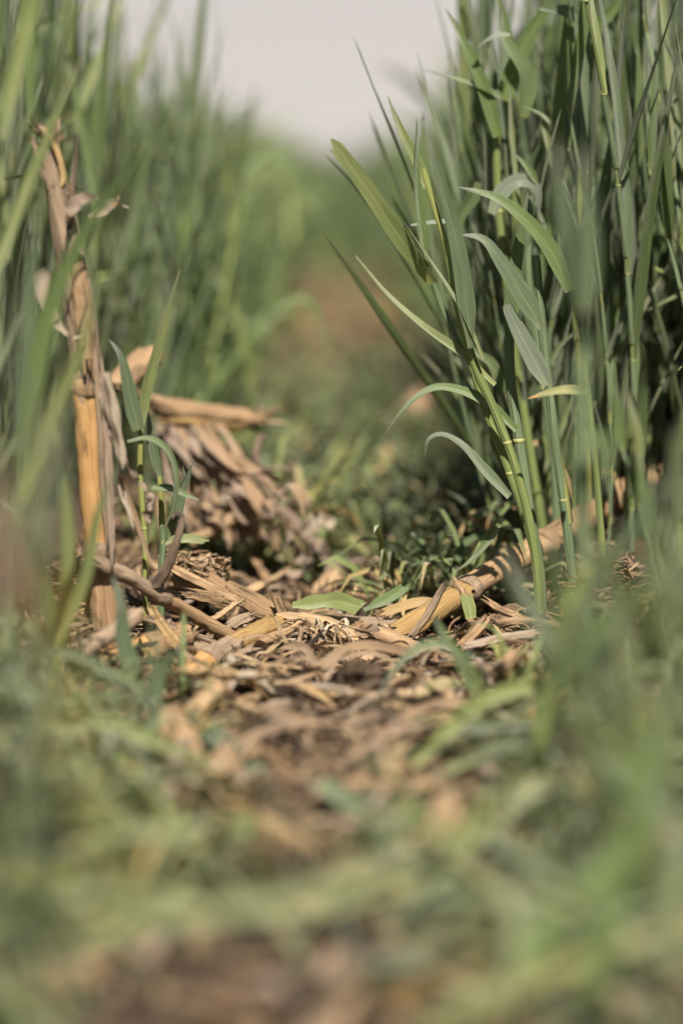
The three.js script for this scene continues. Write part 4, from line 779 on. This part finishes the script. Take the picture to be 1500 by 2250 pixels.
shSpots.forEach((p, i) => mass(i ? 'straw_shreds_' + String(i).padStart(3, '0') : 'straw_shreds', 'matted curly straw shreds over the soil and in the heap', shred[i], M.crumb, p, shade));
const farHusk = [];
for (let i = 0; i < 2600; i++) { const d = 2.2 + Math.pow(rnd(), 1.2) * 8, x = inAlley(d), k = rr(0.9, 2.6); farHusk.push({ x, z: -d, y: groundY(x, -d) + 0.006, s: [k * rr(0.8, 1.8), k, k * 2.2], rx: rr(-0.7, 0.7), ry: rr(0, 6.283), rz: rr(-0.4, 0.4) }); }
mass('corn_residue', 'tan and brown corn residue scattered far along the alley floor', splinter[3], M.crumb, farHusk, () => { const c = pick([[0.32, 0.21, 0.14], [0.42, 0.29, 0.19], [0.2, 0.12, 0.08], [0.14, 0.085, 0.06]]), k = rr(0.8, 1.1); return new THREE.Color().setRGB(c[0] * k, c[1] * k, c[2] * k); });
const clods = [clodGeo(3, 0.55), clodGeo(3, 0.8)], cSpots = [[], []];
for (let i = 0; i < 4200; i++) { const d = i < 3200 ? rr(1.2, 1.85) : rr(0.8, 3.6), x = i < 3200 ? rr(-0.14, 0.12) : (rnd() - 0.5) * 0.4, s = 0.0016 + 0.0065 * Math.pow(rnd(), 3); cSpots[i % 2].push({ x, z: -d, y: groundY(x, -d) + s * 0.3, s, rx: rr(0, 6), rz: rr(0, 6) }); }
cSpots.forEach((p, i) => mass(i ? 'soil_crumbs_001' : 'soil_crumbs', 'dark soil crumbs between the straw', clods[i], M.clod, p));
// larger pieces that lie singly
const bits = [];
for (let i = 0; i < 16; i++) {
  const L = rr(0.016, 0.045), m = pick(['stalkTan', 'straw', 'stalkBrown', 'bark', 'stalkGrey', 'husk', 'huskMauve', 'straw']);
  bits.push([m, strip([V(-L / 2, 0, 0), V(0, rr(-0.001, 0.005), rr(-0.004, 0.004)), V(L / 2, rr(-0.002, 0.004), rr(-0.006, 0.006))], rr(0.003, 0.0095), { th: rr(0.0008, 0.002), curl: rr(0.3, 1.1), segs: 10, rag: 0.005, hint: V(0, 1, 0), twist: rr(-0.9, 0.9), taper: rr(0.1, 0.6) }), M[m]]);
}
for (const m of ['bark', 'straw', 'stalkTan', 'stalkGrey']) for (const [, g, mm] of bits) if (mm.vertexColors && !g.attributes.color) g.setAttribute('color', new THREE.Float32BufferAttribute(new Array(g.attributes.position.count * 3).fill(1), 3));
for (let i = 0; i < 299; i++) {
  const z = -(i < 240 ? rr(1.38, 1.92) : rr(0.88, 1.38)), x = (rnd() - 0.5) * (i < 240 ? 0.3 : 0.3), [kind, g, m] = pick(bits), back = -z > 1.62;
  const o = mesh(numbered('stalk_splinter'), g, m, scene); o.position.set(x, groundY(x, z) + rr(0.002, back ? 0.018 : 0.009), z); o.rotation.set(rr(-0.5, 0.5), rr(0, 6.283), rr(-0.35, 0.35)); o.scale.setScalar(-z < 1.3 ? rr(1.2, 2) : rr(0.7, 1.35));
  const look = { stalkTan: 'tan', straw: 'pale straw-coloured', stalkBrown: 'dark brown', bark: 'brown ribbed', stalkGrey: 'grey weathered', husk: 'pinkish papery', huskMauve: 'grey-brown papery' }[kind];
  tag(o, look + (back ? ' stalk splinter scattered in the heap behind the yellow stalk' : ' stalk splinter scattered on the soil in front of the yellow stalk'), 'splinter', look + (back ? ' splinters scattered in the heap' : ' splinters scattered on the near soil'));
}
for (let i = 0; i < 95; i++) {   // shredded dry leaves
  const near = i < 50, z = -(near ? rr(1.24, 1.58) : rr(1.56, 1.82)), x = near ? rr(-0.1, 0.12) : rr(-0.13, 0.1), L = rr(0.035, 0.115), h = rr(0.004, 0.02), m = pick(['husk', 'husk', 'deadLeaf', 'huskMauve', 'husk', 'huskPale']);
  const o = mesh(numbered('shredded_leaf'), blade([V(-L / 2, 0, 0), V(-L * 0.2, h * rr(0.3, 1), rr(-0.012, 0.012)), V(L * 0.15, h, rr(-0.012, 0.012)), V(L / 2, rr(-0.002, 0.012), rr(-0.01, 0.01))], rr(0.003, 0.0105), { hint: V(rr(-0.4, 0.4), 1, rr(-0.4, 0.4)), segs: 16, across: 6, cut: 0.35, twist: rr(-1.3, 1.3), wave: rr(0.02, 0.14), fold: rr(0.1, 0.9), base: 0.8, brown: 0, pale: 0 }), M[m], scene);
  o.position.set(x, groundY(x, z) + rr(0.004, 0.012), z); o.rotation.set(rr(-0.25, 0.25), rr(0, 6.28), rr(-0.2, 0.2));
  const look = { husk: 'brown', deadLeaf: 'tan', huskMauve: 'grey-brown', huskPale: 'pale papery' }[m];
  tag(o, look + (near ? ' shredded dry leaf curled on the soil in front of the yellow stalk' : ' shredded dry leaf curled in the heap around the yellow stalk'), 'dry leaf', look + (near ? ' shredded leaves on the near soil' : ' shredded leaves in the heap'));
}
for (let i = 0; i < 60; i++) {   // green clippings
  const z = -rr(1.3, 1.95), x = rr(-0.13, 0.12), L = rr(0.014, 0.055);
  const o = mesh(numbered('leaf_clipping'), blade([V(-L / 2, 0, 0), V(0, rr(0.001, 0.006), rr(-0.004, 0.004)), V(L / 2, rr(-0.001, 0.003), 0)], rr(0.003, 0.007), { hint: V(0, 1, 0), segs: 8, cut: 0.5, twist: rr(-1, 1), base: 0.9, brown: 0 }), pick([M.leafLime, M.leafGreen, M.leafLime, M.leafBlue]), scene);
  o.position.set(x, groundY(x, z) + rr(0.003, 0.009), z); o.rotation.set(rr(-0.4, 0.4), rr(0, 6.28), rr(-0.3, 0.3)); tag(o, 'small green leaf clipping fallen among the straw on the soil', 'leaf clipping', 'green clippings among the straw');
}
for (let i = 0; i < 260; i++) {
  const d = rr(0.86, 1.38), u = rr(-1.05, 1.05), x = 0.141 * d * u, L = rr(0.09, 0.21), a = rr(0, 6.28), open = d > 1.06 && Math.abs(u) < 0.5;
  if (open || (d < 1.0 && x < 0.04 && x > -0.1)) continue;
  const h = rr(0.004, 0.04), o = mesh(numbered('fallen_leaf'), blade([V(-L / 2, 0, 0), V(-L * 0.15, h, rr(-0.01, 0.01)), V(L * 0.2, h * 0.8, rr(-0.015, 0.015)), V(L / 2, rr(-0.004, 0.01), rr(-0.03, 0.03))], rr(0.006, 0.0125), { hint: V(rr(-0.6, 0.6), 1, 0.3), twist: rr(-1.4, 1.4) }), pick([M.leafLime, M.leafGreen, M.leafLime, M.leafYellow, M.leafGreen, M.leafLime, M.leafBlue]), scene);
  o.position.set(x, groundY(x, -d) + 0.008, -d); o.rotation.y = a; tag(o, 'blurred long green blade lying flattened in the low growth close to the lens', 'leaf', 'flattened blades close to the lens');
}
const big = clodGeo(5, 0.7);
[[905, 1545, 1.47, 0.013, 'pale crumbly lump of pith and soil on the dark soil, larger of two'], [960, 1530, 1.46, 0.010, 'pale crumbly lump beside the larger one on the dark soil'], [790, 1500, 1.52, 0.014, 'dark brown soil clod in front of the short grey stick'], [780, 1600, 1.40, 0.011, 'blurred pinkish clod in front on the dark soil'], [870, 1590, 1.42, 0.015, 'blurred blackish clod in the hollow of the soil']].forEach(([x, y, d, s, label], i) => {
  const o = mesh(numbered('soil_clod'), big, [M.pith, M.pith, M.clod, M.huskMauveClod ?? M.stalkGrey, M.clod][i], scene); o.position.copy(at(x, y, d)); o.rotation.set(i, i * 2, i * 3); o.scale.set(s * 1.3, s * 0.8, s); tag(o, label, 'soil clod');
});

renderer.render(scene, camera);
